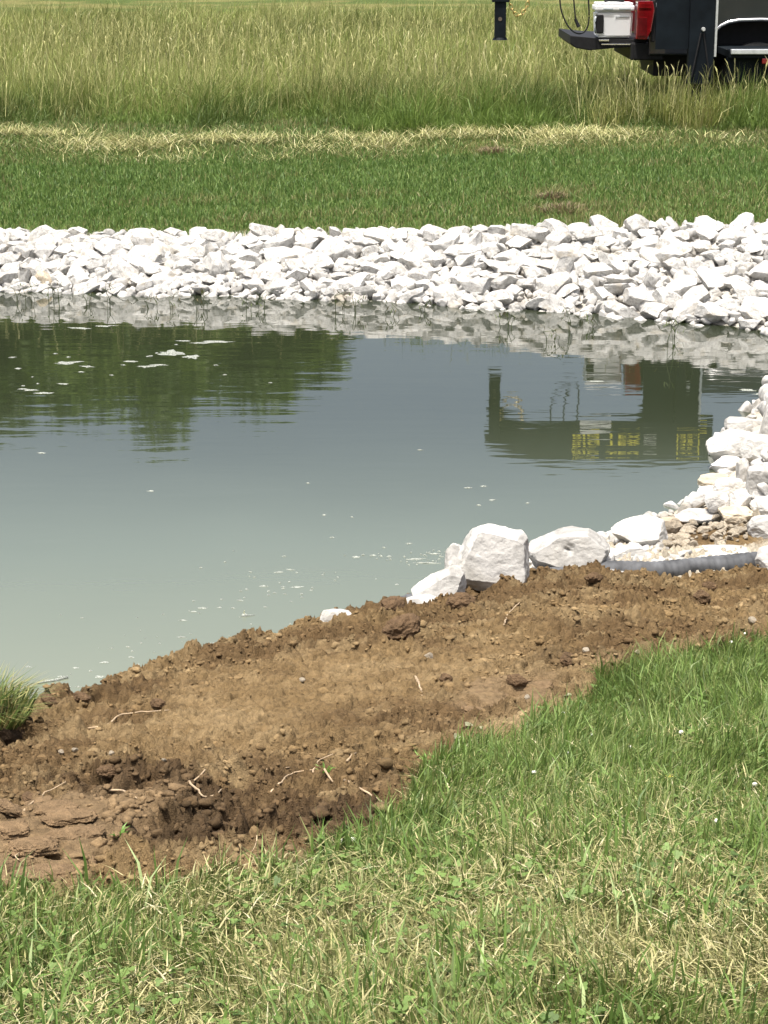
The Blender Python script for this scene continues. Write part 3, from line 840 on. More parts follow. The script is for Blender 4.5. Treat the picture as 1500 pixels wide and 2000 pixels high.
clod_v = [rock_mesh('clod', 900 + i, (.5, .42, .36), 6, 4, .16, M['soil'], .8) for i in range(4)]
for mme in clod_v:
    ca = mme.color_attributes.new('Col', 'FLOAT_COLOR', 'POINT')
    ca.data.foreach_set('color', np.tile(np.array([.12, .078, .044, 1], np.float32), len(mme.vertices)))
for k, (u, v, w, lab) in enumerate([
        (785, 1236, 85, 'largest round soil clod near the top of the bank below the thin white stone'),
        (308, 1380, 36, 'dark brown clod beside the pale root left of the bank'),
        (1385, 1150, 34, 'lumpy clod on the soil edge in front of the pipe'),
        (765, 1190, 62, 'dark clod on the rim of the bank against the water'),
        (900, 1185, 60, 'dark brown clod in the shaded cluster below the pipe'),
        (1370, 1175, 52, 'broad low clod just under the lumpy clod in front of the pipe'),
        (95, 1372, 42, 'reddish brown clod at the water gap beside the grass tuft'),
        (160, 1368, 40, 'dark clod on the bank edge right of the water gap'),
        (1110, 1295, 44, 'dark clod in the middle of the right soil slope'),
        (870, 1330, 40, 'clod just above the short upright pale root'),
        (1160, 1135, 40, 'clod on the soil edge where the pipe disappears'),
        (60, 1565, 40, 'dark clod at the top of the left track marks'),
        (210, 1520, 46, 'dark damp clod above the left track marks'),
        (1010, 1335, 46, 'flat olive brown clod above the right track marks'),
        (1470, 1245, 38, 'brown clod at the right edge just above the lawn')]):
    p = hitf(u, v); s = w / scale_at(p)
    o = place_rock(clod_v[k % 4], (p[0], p[1], p[2] + s * .12), (s, s * .9, s * .8), (random.uniform(-.3, .3), random.uniform(-.3, .3), random.uniform(0, 6)), 'soil_clod')
    tag(o, lab, 'clod', 'large clods on the dug bank')

# slabs of soil pressed up between the grousers of a tracked machine
def slab(u, v, w, hpx, rise, lab, k):
    a_ = hit(u - w / 2, v + rise * w / 2); b2 = hit(u + w / 2, v - rise * w / 2)
    a_ = Vector((a_[0], a_[1], float(zfine(a_[0], a_[1])))); b2 = Vector((b2[0], b2[1], float(zfine(b2[0], b2[1]))))
    L_ = (b2 - a_).length; hh = hpx / scale_at(a_)
    me = rock_mesh('soil_slab', 1500 + k, (L_ / 2, .036, hh * .72), 5, 5, .15, M['soil'], .86, (), .45)
    for v_ in me.vertices: v_.co.z *= .75 if v_.co.z < 0 else 1
    ca_ = me.color_attributes.new('Col', 'FLOAT_COLOR', 'POINT'); ca_.data.foreach_set('color', np.tile(np.array([.185, .126, .070, 1], np.float32), len(me.vertices)))
    o = link('soil_ridge', me); d_ = b2 - a_
    o.location = (a_ + b2) / 2 + Vector((0, 0, hh * .28)); o.rotation_euler = (0, -math.asin(d_.z / L_), math.atan2(d_.y, d_.x))
    tag(o, lab, 'soil ridge', 'ridges pressed by a tracked machine')
for k, (u, v, w, h_, lab) in enumerate([
        (67, 1572, 56, 15, 'topmost short ridge of the left track marks'), (76, 1592, 66, 15, 'second ridge from the top of the left track marks'),
        (112, 1608, 92, 15, 'ridge in the upper half of the left track marks, right of a dark clod'), (136, 1628, 118, 18, 'long ridge in the middle of the left track marks'),
        (20, 1618, 50, 15, 'short ridge cut by the left edge of the photo'), (146, 1662, 130, 20, 'longest ridge, ending beside the dark soil hollow'),
        (30, 1664, 62, 18, 'low ridge crossed by the pale root at the left edge'), (66, 1694, 104, 22, 'broad ridge below the pale root at the left edge'), (158, 1696, 66, 18, 'short broken ridge right of the broad one'),
        (88, 1738, 140, 20, 'lowest ridge of the left track marks, against the lawn'),
        (960, 1370, 78, 17, 'left ridge of the right track marks'), (1052, 1356, 66, 16, 'right ridge of the right track marks near the straw coloured leaf'), (998, 1386, 84, 15, 'lower ridge of the right track marks by the lawn'),
        (930, 1392, 56, 12, 'faint ridge at the lower left of the right track marks')]):
    slab(u, v, w, h_, .12, lab, k)

# small pale stones in the soil
for k, (u, v, w, lab) in enumerate([
        (1245, 1279, 14, 'tiny white stone on the soil just above the lawn edge'), (1468, 1218, 22, 'pinkish stone on the soil near the right edge'),
        (120, 1474, 16, 'flat pale pebble below the grass tuft, left of a pair'), (146, 1470, 14, 'flat pale pebble below the grass tuft, right of a pair'),
        (218, 1474, 16, 'slanted pale pebble right of the pair below the tuft'), (1030, 1365, 16, 'cream stone beside the right track marks'),
        (838, 1286, 20, 'cream pebble on the smooth slope below the large clod'), (590, 1330, 14, 'small cream pebble in the middle of the smooth soil'),
        (1145, 1275, 20, 'pale stone in the dark cluster of the right slope'), (320, 1488, 12, 'small upright pale chip in the middle of the bank')]):
    p = hitf(u, v); s = w / scale_at(p)
    o = place_rock(variants_tan[k % 2], (p[0], p[1], p[2] + s * .15), s, (.3, .2, k), 'pebble')
    tag(o, lab, 'pebble', 'pale pebbles in the dug soil')

# roots and sticks lying on the soil
def stick(pxs, w, lab, name='root', mkey='root', lift=.006):
    P3 = []
    for (u, v) in pxs:
        p = hitf(u, v); P3.append(Vector((p[0], p[1], p[2] + lift * random.uniform(-.2, 1))))
    f = resample(P3, .02)
    for _ in range(2):
        f = [f[0]] + [(f[i - 1] + f[i] * 2 + f[i + 1]) / 4 for i in range(1, len(f) - 1)] + [f[-1]]
    f = [p + Vector((random.gauss(0, .0012), random.gauss(0, .0012), random.gauss(0, .001))) for p in f]
    r_ = w / scale_at(P3[0]) / 2
    return tag(MB().tube(f, r_, 7, .5).build(name, M[mkey], smooth_=True), lab, 'root', 'roots and sticks in the dug soil')
stick([(172, 1425), (205, 1420), (235, 1395), (330, 1388)], 4, 'thin pale curved root near the water gap')
stick([(0, 1628), (40, 1645), (75, 1662)], 4, 'thin pale root entering from the left edge')
stick([(38, 1690), (28, 1678), (40, 1665)], 3, 'short hooked pale root below the left edge root')
stick([(212, 1550), (235, 1546), (268, 1562)], 5, 'pale bent root above the left track marks')
stick([(370, 1532), (402, 1563), (418, 1562), (433, 1546)], 5, 'forked pale root with a hook in the dark soil')
stick([(531, 1548), (568, 1516), (612, 1508)], 5, 'bent pale root in the middle of the bank')
stick([(520, 1506), (565, 1503)], 4, 'short straight root above the bent root')
stick([(612, 1510), (620, 1485), (650, 1478)], 4, 'brown twig rising beside the small sprout')
stick([(633, 1508), (655, 1535)], 5, 'pale twig hanging down from the small sprout')
stick([(678, 1490), (696, 1472)], 5, 'short stout pale twig right of the sprout')
stick([(672, 1528), (712, 1550), (778, 1586)], 5, 'long pale root running down to the lawn corner')
stick([(502, 1638), (500, 1660), (494, 1668)], 3, 'thin root fragment in the lower soil')
stick([(812, 1322), (822, 1345), (824, 1360)], 5, 'short upright pale root on the slope')
stick([(984, 1222), (992, 1200), (1015, 1178)], 4, 'dark curved twig on the shaded soil below the pipe')
stick([(45, 1585), (90, 1550), (130, 1535)], 4, 'brown root above the left track marks at the edge')
stick([(350, 1552), (385, 1525), (402, 1512)], 6, 'thick dark root in the black soil hollow')

# ------------------------------------------------------------------ grasses
def blades(name, x, y, z, h, w, colors, lean=.5, curl=.5, mat_='grass', az=None, lie=None, wind=(0, 0)):
    n = len(x)
    a = rng.uniform(0, 6.283, n) if az is None else az
    ln = np.abs(rng.normal(0, lean, n)) if lie is None else lie
    dx = np.cos(a) * ln + wind[0]; dy = np.sin(a) * ln + wind[1]
    nrm = np.sqrt(dx * dx + dy * dy + 1)
    b_ = rng.uniform(0, 6.283, n) ; px = np.cos(b_); py = np.sin(b_) * .7
    P0 = np.stack([x, y, z], -1)
    d1 = np.stack([dx * .55, dy * .55, np.ones(n)], -1); d1 /= np.linalg.norm(d1, axis=1)[:, None]
    d2 = np.stack([dx * (1 + curl), dy * (1 + curl), 1 - .5 * curl * np.minimum(ln, 1.6)], -1); d2 /= np.linalg.norm(d2, axis=1)[:, None]
    side = np.stack([px, py, np.zeros(n)], -1) * (w[:, None] * .5)
    m1 = P0 + d1 * (h * .5)[:, None]; tip = m1 + d2 * (h * .5)[:, None]
    V = np.stack([P0 - side, P0 + side, m1 - side * .85, m1 + side * .85, tip], 1).reshape(-1, 3)
    i = (np.arange(n) * 5)[:, None]
    Q = i + np.array([[0, 1, 3, 2]]); T = i + np.array([[2, 3, 4]])
    return np_mesh(name, V, [Q, T], np.repeat(colors, 5, 0), False, M[mat_])

def pick(n, pal, wts, jit=.18):
    pal = np.array(pal); k = rng.choice(len(pal), n, p=np.array(wts) / sum(wts))
    return pal[k] * rng.uniform(1 - jit, 1 + jit, (n, 1))

def palmix(A, B, t):
    m_ = rng.random(len(t)) < t
    return np.where(m_[:, None], B, A)

GREEN = [(.095, .155, .030), (.135, .205, .042), (.062, .105, .022), (.205, .270, .078), (.17, .20, .060)]
STRAW = [(.36, .32, .15), (.28, .265, .11), (.22, .22, .085), (.44, .40, .22), (.16, .17, .06)]

# the lawn at the viewer's feet
n = 175000
y = 2.35 + 4.6 * rng.random(n * 2) ** 1.35; x = rng.uniform(-1, 1, n * 2) * (.21 * y + .22)
ok = lawn_mask(x, y)
x, y = x[ok][:n], y[ok][:n]; n = len(x)
edge = lawn_edge(x) - y
patch = fbm(x, y, 2.6, 3); fine_ = fbm(x + 3, y, 9, 3)
dry = np.clip(smooth(3.9, 2.85, y) * .52 + smooth(.45, .68, patch) * .50 * smooth(4.6, 3.4, y) + .05 + .14 * smooth(.55, .7, fine_), 0, .85)
dry *= 1 - .55 * smooth(3.6, 4.6, y)
g = pick(n, GREEN, [3, 3, 2, 1.6, 2]); s_ = pick(n, STRAW, [2, 3, 3, 1, 2])
cg = palmix(g, s_, dry)
h = rng.gamma(5, .0078, n) * (1 + .55 * smooth(3.4, 4.6, y)) * (.35 + 1.35 * fine_)
h = h.clip(.010, .12)
w = rng.uniform(.0018, .0046, n)
isdry = cg[:, 0] > cg[:, 1]
lie = np.abs(rng.normal(.35, .75, n)); lie = np.where(isdry, lie + rng.uniform(.6, 3.0, n), lie)
o = link('lawn_grass', blades('lawn_grass', x, y, zfine(x, y) - .004, h, w, cg, curl=1.0, lie=lie, az=5.2 * fbm(x, y, 2.2, 2) * 2 + rng.normal(0, 1.1, n)))
tag(o, 'green lawn grass mixed with dry clippings on the near bank', 'grass', kind='stuff')

# broad lush blades and clover leaves in it
n = 5200
y = 2.5 + 4.2 * rng.random(n * 2); x = rng.uniform(-1, 1, n * 2) * (.21 * y + .2)
ok = lawn_mask(x, y) & (fbm(x, y, 4, 2) > .45)
x, y = x[ok][:n], y[ok][:n]; n = len(x)
o = link('coarse_grass', blades('coarse_grass', x, y, zfine(x, y) - .004, rng.uniform(.05, .13, n), rng.uniform(.0035, .0075, n),
                                pick(n, [(.14, .23, .05), (.19, .28, .08), (.10, .17, .04), (.27, .34, .14)], [3, 2, 2, .8]), lean=.75, curl=.9))
tag(o, 'broad bright green grass blades standing out of the lawn', 'grass', kind='stuff')
n = 5200
y = 2.5 + 4.0 * rng.random(n * 2); x = rng.uniform(-1, 1, n * 2) * (.21 * y + .2)
ok = lawn_mask(x, y) & (fbm(x + 7, y, 3.5, 2) > .47)
x, y = x[ok][:n], y[ok][:n]; n = len(x)
ang = np.linspace(0, 2 * math.pi, 7)[:-1]
Vl = []; Fl = []; Cl = []; k0 = 0
zc_ = zfine(x, y)
colr = pick(n, [(.12, .19, .045), (.15, .23, .06), (.09, .15, .04)], [2, 2, 1])
for k in range(n):
    r0 = random.uniform(.0032, .0058); a0 = random.uniform(0, 6.28); hh = random.uniform(.015, .045)
    tx, ty = random.gauss(0, .35), random.gauss(-.1, .35)
    for q in range(3):
        ax = a0 + q * 2.094; cx, cy = math.cos(ax) * r0 * .95, math.sin(ax) * r0 * .95
        ring = np.stack([cx + r0 * np.cos(ang), cy + r0 * np.sin(ang)], -1)
        zz = zc_[k] + hh + ring[:, 0] * tx + ring[:, 1] * ty
        Vl.append(np.stack([x[k] + ring[:, 0], y[k] + ring[:, 1], zz], -1)); Fl.append(np.arange(6) + k0); k0 += 6
        Cl.append(np.repeat(colr[k:k + 1], 6, 0))
o = link('clover_leaves', np_mesh('clover_leaves', np.concatenate(Vl), [np.array(Fl)], np.concatenate(Cl), False, M['grass']))
tag(o, 'low clover leaves scattered through the near lawn', 'clover', kind='stuff')

# dry clippings lying flat
n = 15000
y = 2.4 + 2.6 * rng.random(n * 2) ** 1.2; x = rng.uniform(-1, 1, n * 2) * (.21 * y + .2)
ok = lawn_mask(x, y) & (rng.random(n * 2) < .15 + .9 * smooth(.42, .62, fbm(x, y, 2.6, 3)))
x, y = x[ok][:n], y[ok][:n]; n = len(x)
o = link('grass_clippings', blades('grass_clippings', x, y, zfine(x, y) + rng.uniform(.008, .035, n), rng.uniform(.02, .06, n), rng.uniform(.0016, .0038, n),
                                   pick(n, [(.40, .36, .18), (.32, .30, .14), (.26, .25, .10), (.50, .46, .29)], [2, 3, 2, .6]), curl=.2, mat_='straw', lie=rng.uniform(2, 9, n)))
tag(o, 'dry straw coloured clippings lying on the near lawn', 'grass', kind='stuff')

# mown strip on the far side
n = 185000
x = rng.uniform(-6.2, 6.2, n * 2); yc = np.interp(x, far_crest[:, 0], far_crest[:, 1]); y = yc + .02 + rng.random(n * 2) * (23.4 - yc)
ok = (np.abs(x) < .205 * y + .4)
x, y = x[ok][:n], y[ok][:n]; n = len(x)
pt = fbm(x * .6, y * 2.2, 1.6, 4)
g = pick(n, [(.085, .155, .032), (.115, .195, .042), (.058, .108, .024), (.165, .225, .062)], [3, 3, 1.6, 1.8])
s_ = pick(n, [(.22, .22, .08), (.30, .27, .13), (.16, .16, .06)], [2, 1, 2])
dryf = np.clip(.02 + .28 * smooth(.52, .72, pt) + .25 * smooth(19.6, 18.9, y) + .3 * smooth(21.2, 21.8, y), 0, .9)
for (u, v, ru, rv) in ((1085, 380, .35, .22), (1080, 412, .5, .25), (960, 295, .35, .2)):
    p = hit(u, v); dryf = np.maximum(dryf, .9 * np.exp(-(((x - p[0]) / ru) ** 2 + ((y - p[1]) / rv) ** 2)))
cg = palmix(g, s_, dryf)
hh = rng.gamma(6, .0095, n).clip(.02, .13) * (.7 + .6 * pt)
o = link('mown_grass', blades('mown_grass', x, y, H(x, y) - .004, hh, rng.uniform(.005, .010, n), cg, lean=.7, curl=.6))
tag(o, 'short dark green mown grass strip above the far stones', 'grass', kind='stuff')

# windrow of cut hay
n = 36000
x = rng.uniform(-6.2, 6.2, n); yh = 22.05 + .18 * np.sin(x * .9) - .02 * x
y = yh + rng.normal(0, .30, n) + 1.5 * (fbm(x, x * 0 + 1, 1.1, 4) - .5)
dens = (1 - smooth(1.4, 3.2, x) * .8) * (.10 + .90 * smooth(.42, .60, fbm(x, y * 2.2, 1.6, 4)))
keep_ = (rng.random(n) < dens) & (np.abs(x) < .205 * y + .4); x, y = x[keep_], y[keep_]; n = len(x)
z = H(x, y) + rng.uniform(0, .085, n) * np.exp(-((y - np.interp(x, np.linspace(-6.2, 6.2, 9), 22.05 + .18 * np.sin(np.linspace(-6.2, 6.2, 9) * .9) - .02 * np.linspace(-6.2, 6.2, 9))) / .30) ** 2)
o = link('cut_hay', blades('cut_hay', x, y, z, rng.uniform(.06, .22, n), rng.uniform(.004, .009, n),
                           pick(n, [(.46, .43, .21), (.36, .35, .15), (.26, .28, .10), (.56, .53, .31)], [3, 3, 2.5, 1]), curl=.3, mat_='straw', lie=rng.uniform(1.2, 6, n)))
tag(o, 'pale cut hay lying in a row along the tall grass edge', 'hay', kind='stuff')

# tall meadow grass
def meadow(n, y0, y1, pw, hmul=1.0):
    y = y0 + (y1 - y0) * rng.random(n) ** pw; x = rng.uniform(-1, 1, n) * (.205 * y + .6)
    pt = fbm(x, y, .9, 4); p2 = fbm(x + 9, y, 3.2, 3)
    return x, y, pt, p2
xs_, ys_, hs_, ws_, cs_ = [], [], [], [], []
for (n, y0, y1, pw) in ((150000, 22.45, 25.2, 1.1), (120000, 25.2, 48, 1.0)):
    x, y, pt, p2 = meadow(n, y0, y1, pw)
    edge_y = 22.70 + 1.3 * (fbm(x, x * 0, 1.3, 3) - .5) * 2 + .25 * smooth(.5, .7, fbm(x, x * 0 + 3, .7, 2))
    ok = y > edge_y
    x, y, pt, p2 = x[ok], y[ok], pt[ok], p2[ok]; n = len(x)
    g = pick(n, [(.145, .190, .040), (.185, .228, .052), (.105, .145, .032), (.240, .270, .078)], [3, 3, 1.6, 2])
    s_ = pick(n, [(.33, .33, .125), (.40, .39, .160), (.27, .28, .095)], [3, 2, 2])
    hgt = rng.gamma(7, .052, n) * (.30 + .85 * pt + .55 * (p2 - .3))
    hgt = hgt * (.30 + .85 * smooth(-.1, 1.5, y - edge_y[ok]))
    hgt = hgt.clip(.05, .72)
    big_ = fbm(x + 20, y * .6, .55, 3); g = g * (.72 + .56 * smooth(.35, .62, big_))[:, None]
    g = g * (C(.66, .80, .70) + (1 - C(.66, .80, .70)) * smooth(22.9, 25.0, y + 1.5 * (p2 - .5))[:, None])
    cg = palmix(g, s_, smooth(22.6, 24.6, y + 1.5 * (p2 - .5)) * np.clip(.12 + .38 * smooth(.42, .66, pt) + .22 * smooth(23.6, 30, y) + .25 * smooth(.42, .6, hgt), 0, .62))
    xs_.append(x); ys_.append(y); hs_.append(hgt); ws_.append(rng.uniform(.006, .012, n) * (1 + .5 * smooth(25, 40, y))); cs_.append(cg)
nt_ = 3600      # the rank grass left standing round the trailer
x_ = 2.2 + 3.0 * rng.random(nt_) ** .7; y_ = rng.uniform(22.7, 23.5, nt_) + .25 * np.sin(x_ * 5)
xs_.append(x_); ys_.append(y_); hs_.append(rng.gamma(7, .058, nt_).clip(.12, .66) * (.55 + .7 * fbm(x_, y_, 2.5, 3))); ws_.append(rng.uniform(.006, .011, nt_))
cs_.append(pick(nt_, [(.17, .20, .045), (.22, .24, .06), (.32, .31, .12), (.13, .15, .035)], [2, 2, 2, 1.2]))
x = np.concatenate(xs_); y = np.concatenate(ys_)
# the truck and the trailer have pressed the grass below them down a little
hgt = np.concatenate(hs_)
under = (x > 2.9) & (y > 23.5) & (y < 25.6)
hgt = np.where(under, hgt * .8, hgt)
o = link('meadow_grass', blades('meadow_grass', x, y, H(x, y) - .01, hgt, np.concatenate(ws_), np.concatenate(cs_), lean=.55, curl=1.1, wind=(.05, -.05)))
tag(o, 'tall yellow green meadow grass filling the field beyond the hay row', 'grass', kind='stuff')

# seed-headed stalks: stem plus a drooping panicle
n = 1300
y = 23.0 + 14 * rng.random(n) ** 1.1; x = rng.uniform(-1, 1, n) * (.205 * y + .5)
x[:130] = 2.1 + 2.8 * rng.random(130) ** .8; y[:130] = rng.uniform(22.8, 23.5, 130)
hh = rng.uniform(.40, .66, n) * np.where((x > 2.9) & (y > 23.4) & (y < 25.6), .8, 1)
a = rng.uniform(0, 6.283, n); ln = np.abs(rng.normal(.10, .25, n))
z0 = H(x, y)
V = []; top = np.stack([x + np.cos(a) * ln * hh, y + np.sin(a) * ln * hh, z0 + hh], -1); bot = np.stack([x, y, z0], -1)
sd_ = np.stack([np.ones(n) * .0022, np.zeros(n), np.zeros(n)], -1)
droop = np.stack([np.cos(a) * .035, np.sin(a) * .035, rng.uniform(-.01, .05, n)], -1) * rng.uniform(.6, 1.3, (n, 1))
hw = np.stack([np.ones(n) * .0055, np.zeros(n), np.ones(n) * .003], -1) * rng.uniform(.6, 1.4, (n, 1))
up = np.stack([np.cos(a) * .02, np.sin(a) * .02, .055 * np.ones(n)], -1)
V = np.stack([bot - sd_, bot + sd_, top + sd_, top - sd_, top - sd_, top + sd_, top + up * .6 + hw, top + up * .6 - hw, top + up + droop], 1).reshape(-1, 3)
i = (np.arange(n) * 9)[:, None]
F4 = np.concatenate([i + np.array([[0, 1, 2, 3]]), i + np.array([[4, 5, 6, 7]])]); F3 = i + np.array([[7, 6, 8]])
cc_ = pick(n, [(.38, .36, .16), (.33, .32, .13), (.30, .30, .11), (.40, .38, .20)], [3, 3, 2, 1])
o = link('seed_heads', np_mesh('seed_heads', V, [F4, F3], np.repeat(cc_, 9, 0), False, M['straw']))
tag(o, 'pale seed heads standing above the tall meadow grass', 'grass', kind='stuff')

# ------------------------------------------------------------------ grass tuft on a block of turf at the left edge
def tuft(name, c, r, n, hr, pal, lab, cat='grass tuft', wr=(.003, .006), lean_=.9):
    a = rng.uniform(0, 6.283, n); rr = r * np.sqrt(rng.random(n))
    x = c[0] + np.cos(a) * rr; y = c[1] + np.sin(a) * rr
    root = empty(name, tuple(c))
    me = blades('leaves', x - c[0], y - c[1], np.zeros(n) - .01 * rr / r, rng.uniform(*hr, n), rng.uniform(*wr, n), pick(n, pal, [1] * len(pal)), az=a + rng.normal(0, .5, n), lie=lean_ * rr / r + np.abs(rng.normal(0, .25, n)), curl=1.1)
    o = link('leaves', me, root)
    tag(root, lab, cat)
    return root
pt = hit(12, 1448)
t_ = tuft('grass_tuft', (pt[0] - .05, pt[1] + .02, pt[2] + .065), .11, 950, (.05, .19), [(.085, .13, .03), (.14, .19, .05), (.24, .24, .08), (.05, .075, .02), (.32, .28, .12)], 'shaggy green grass tuft on a dark clump of turf at the left edge', wr=(.003, .007), lean_=1.1)
tm = rock_mesh('turf_clump', 1201, (.14, .12, .10), 7, 4, .16, M['soil'], .8)
ca = tm.color_attributes.new('Col', 'FLOAT_COLOR', 'POINT'); ca.data.foreach_set('color', np.tile(np.array([.055, .038, .024, 1], np.float32), len(tm.vertices)))
o = link('turf_clump', tm, t_); o.location = (0, 0, -.055)
# a sprout and small weeds on the soil
for (u, v, r, n, hr, lab) in [(843, 1508, .035, 110, (.03, .07), 'bright green weed sprout on the soil beside the lawn'),
                              (632, 1505, .012, 16, (.012, .03), 'tiny pale green sprout among the twigs'),
                              (236, 1632, .012, 14, (.02, .04), 'tiny green seedling on the lower left soil'),
                              (722, 1612, .014, 22, (.02, .05), 'small green seedling just outside the lawn corner')]:
    p = hitf(u, v)
    tuft('weed_sprout', tuple(p), r, n, hr, [(.12, .26, .04), (.20, .36, .08)], lab, 'weed', (.003, .007))
# brown dead clumps in the mown strip
for (u, v, r, n, lab) in [(1080, 388, .13, 420, 'brown dead grass clump in the mown strip above the far stones'), (960, 298, .12, 360, 'small brown dead grass clump at the end of the hay row'),
                          (1105, 412, .22, 420, 'low withered patch of grass against the top row of far stones')]:
    p = hit(u, v)
    tuft('dead_grass_clump', tuple(p), r, n, (.05, .13), [(.20, .15, .09), (.30, .24, .14), (.12, .09, .05)], lab, 'dead grass', (.006, .011), 1.5)
# single tall blades at the lawn edge
for (u, v, hpx, lab) in [(160, 1760, 60, 'single broad pale blade standing at the lower left lawn edge'), (617, 1712, 60, 'single gray green blade standing at the lawn edge below the soil'),
                         (812, 1560, 50, 'whitish upright blade at the inner corner of the lawn')]:
    p = hitf(u, v); hm = hpx / scale_at(p)
    me = blades('grass_sprig', np.zeros(2), np.zeros(2), np.zeros(2), np.array([hm, hm * .6]), np.array([.009, .005]), np.array([[.24, .33, .13], [.18, .28, .09]]), lie=np.array([.15, .5]), curl=.4)
    tag(link('grass_sprig', me, loc=tuple(p)), lab, 'grass blade')

# pale torn leaves on the soil by the lawn
def leaf(u, v, L_, W_, rz, tilt, lab, mkey='deadleaf'):
    p = hitf(u, v)
    n = 9; bm = bmesh.new(); rows_ = []
    for i in range(n):
        t = i / (n - 1); ww = W_ * math.sin(math.pi * min(1, t * .96 + .04)) ** .8; zc = .05 * L_ * math.sin(math.pi * t)
        rows_.append([bm.verts.new(((t - .5) * L_, s * ww / 2, zc + abs(s) * ww * .25)) for s in (-1, 0, 1)])
    for a_, b2 in zip(rows_, rows_[1:]):
        for k in range(2): bm.faces.new((a_[k], a_[k + 1], b2[k + 1], b2[k]))
    r_ = bmesh.ops.solidify(bm, geom=bm.faces[:], thickness=.0008)
    me = bpy.data.meshes.new('leaf'); bm.to_mesh(me); bm.free(); me.materials.append(M[mkey])
    o = link('fallen_leaf', me, loc=(p[0], p[1], p[2] + .003)); o.rotation_euler = (tilt * .3, .1, rz)
    return tag(o, lab, 'leaf')
leaf(912, 1420, .040, .018, .3, .9, 'pale green torn leaf, upper one of the cluster beside the lawn')
leaf(893, 1442, .036, .020, 1.2, .9, 'pale green torn leaf, lower one of the cluster beside the lawn')
leaf(940, 1427, .020, .012, -.6, .5, 'small cream leaf right of the torn leaves')
leaf(893, 1466, .020, .010, .8, .3, 'brown edged leaf just below the torn leaves')
leaf(1112, 1362, .036, .016, .2, .3, 'curled straw coloured leaf on the pale soil by the lawn')

# clover flowers
fl = [(1372, 1300), (1452, 1258), (1248, 1392) , (1155, 1462), (1327, 1456), (1096, 1416), (1228, 1482), (1425, 1278), (1190, 1508), (686, 1668), (1470, 1560), (665, 1672), (1105, 1500), (1040, 1545), (1395, 1640)]
wh = ['beside the soil at the top right of the lawn', 'nearest the right edge at the top of the lawn', 'on the lawn edge below the track marks', 'left of the middle of the green lawn',
      'right of the middle of the green lawn', 'on the bare edge of the lawn left of the others', 'in the green lawn below the middle', 'at the far rim of the lawn by the soil', 'just above the lush middle of the lawn',
      'at the inner corner of the lawn, right one', 'close to the right edge halfway down the lawn', 'at the inner corner of the lawn, left one', 'over thin grass left of the green middle', 'low in the left part of the green lawn', 'lowest in the lawn on the right']
iv3, if3 = ico(3)
for (u, v), w_ in zip(fl, wh):
    p = hitf(u, v)
    root = empty('clover_flower', (p[0], p[1], p[2]))
    hh = random.uniform(.025, .045); r_ = random.uniform(.0034, .0054)
    MB().tube([(0, 0, -.005), (.002, .001, hh * .6), (.003, .0, hh)], .0009, 6).build('stem', M['stem'], root)
    v2 = iv3 * (1 + .25 * rng.random((len(iv3), 1))) * np.array([1, 1, .85]) * r_
    f_ = link('flower_head', np_mesh('flower_head', v2, [if3], material=M['petal']), root); f_.location = (.003, 0, hh + r_ * .6)
    tag(root, 'white clover flower ' + w_, 'flower', 'white clover flowers in the near lawn')
p = hitf(1304, 1552); root = empty('yellow_flower', tuple(p))
MB().tube([(0, 0, -.005), (.002, 0, .04)], .001, 6).build('stem', M['stem'], root)
for k in range(5):
    a_ = k * 1.2566
    bm = bmesh.new(); bmesh.ops.create_icosphere(bm, subdivisions=2, radius=1)
    for v_ in bm.verts: v_.co = Vector((v_.co.x * .0046, v_.co.y * .0032, v_.co.z * .0012))
    me = bpy.data.meshes.new('petal'); bm.to_mesh(me); bm.free(); me.materials.append(M['petal_yellow'])
    q = link('petal', me, root); q.location = (.002 + math.cos(a_) * .0045, math.sin(a_) * .0045, .042); q.rotation_euler = (0, -.35, a_)
tag(root, 'single pale yellow flower in the green lawn', 'flower')

# ------------------------------------------------------------------ weeds in the shallows of the far bank
rs = random.Random(9)
wl = [(40, 590, 'far left'), (58, 600, 'left of the first pair'), (108, 596, 'tallest at the left'), (175, 596, 'beside the low green clump'), (215, 600, 'short one'), (300, 602, 'bent one'),
      (342, 606, 'thin one'), (395, 606, 'upright one'), (485, 606, 'slanting one'), (510, 604, 'dark one'), (662, 612, 'near the middle'), (700, 610, 'thin curved one'),
      (765, 618, 'branching one'), (830, 612, 'right of the middle'), (985, 640, 'tiny one'), (1075, 668, 'leafy one'), (1105, 650, 'twisted one'), (1152, 640, 'low one'), (1303, 690, 'tallest at the right'), (1320, 660, 'short one at the right')]
nl = {}
for k, (u, v, ds) in enumerate(wl):
    p = P(u, v, 0)
    root = empty('water_weed', (p[0], p[1], 0))
    hgt = rs.uniform(.10, .24) * (1.5 if 'tallest' in ds else 1)
    for q in range(rs.randint(2, 4)):
        dx, dy = rs.uniform(-.05, .05), rs.uniform(-.03, .03)
        pts_ = [(dx, dy, -.05), (dx + rs.gauss(0, .012), dy, hgt * .35), (dx + rs.gauss(0, .03), dy, hgt * .7), (dx + rs.gauss(0, .05), dy + rs.gauss(0, .03), hgt * rs.uniform(.8, 1.05))]
        MB().tube(pts_, .0035, 5, .5).build('stem', M['weed'], root)
    n = rs.randint(4, 14)
    x = rng.normal(0, .03, n); z = rng.uniform(.02, hgt * .9, n)
    link('leaves', blades('leaves', x, rng.normal(0, .02, n), z, rng.uniform(.03, .07, n), rng.uniform(.006, .011, n), pick(n, [(.06, .085, .025), (.10, .13, .04), (.12, .10, .05)], [1, 1, 1]), lie=rng.uniform(.3, 1.8, n)), root)
    tag(root, f'weed stalk in the shallows below the far stones, {ds}', 'water weed', 'weeds standing in the water under the far bank')

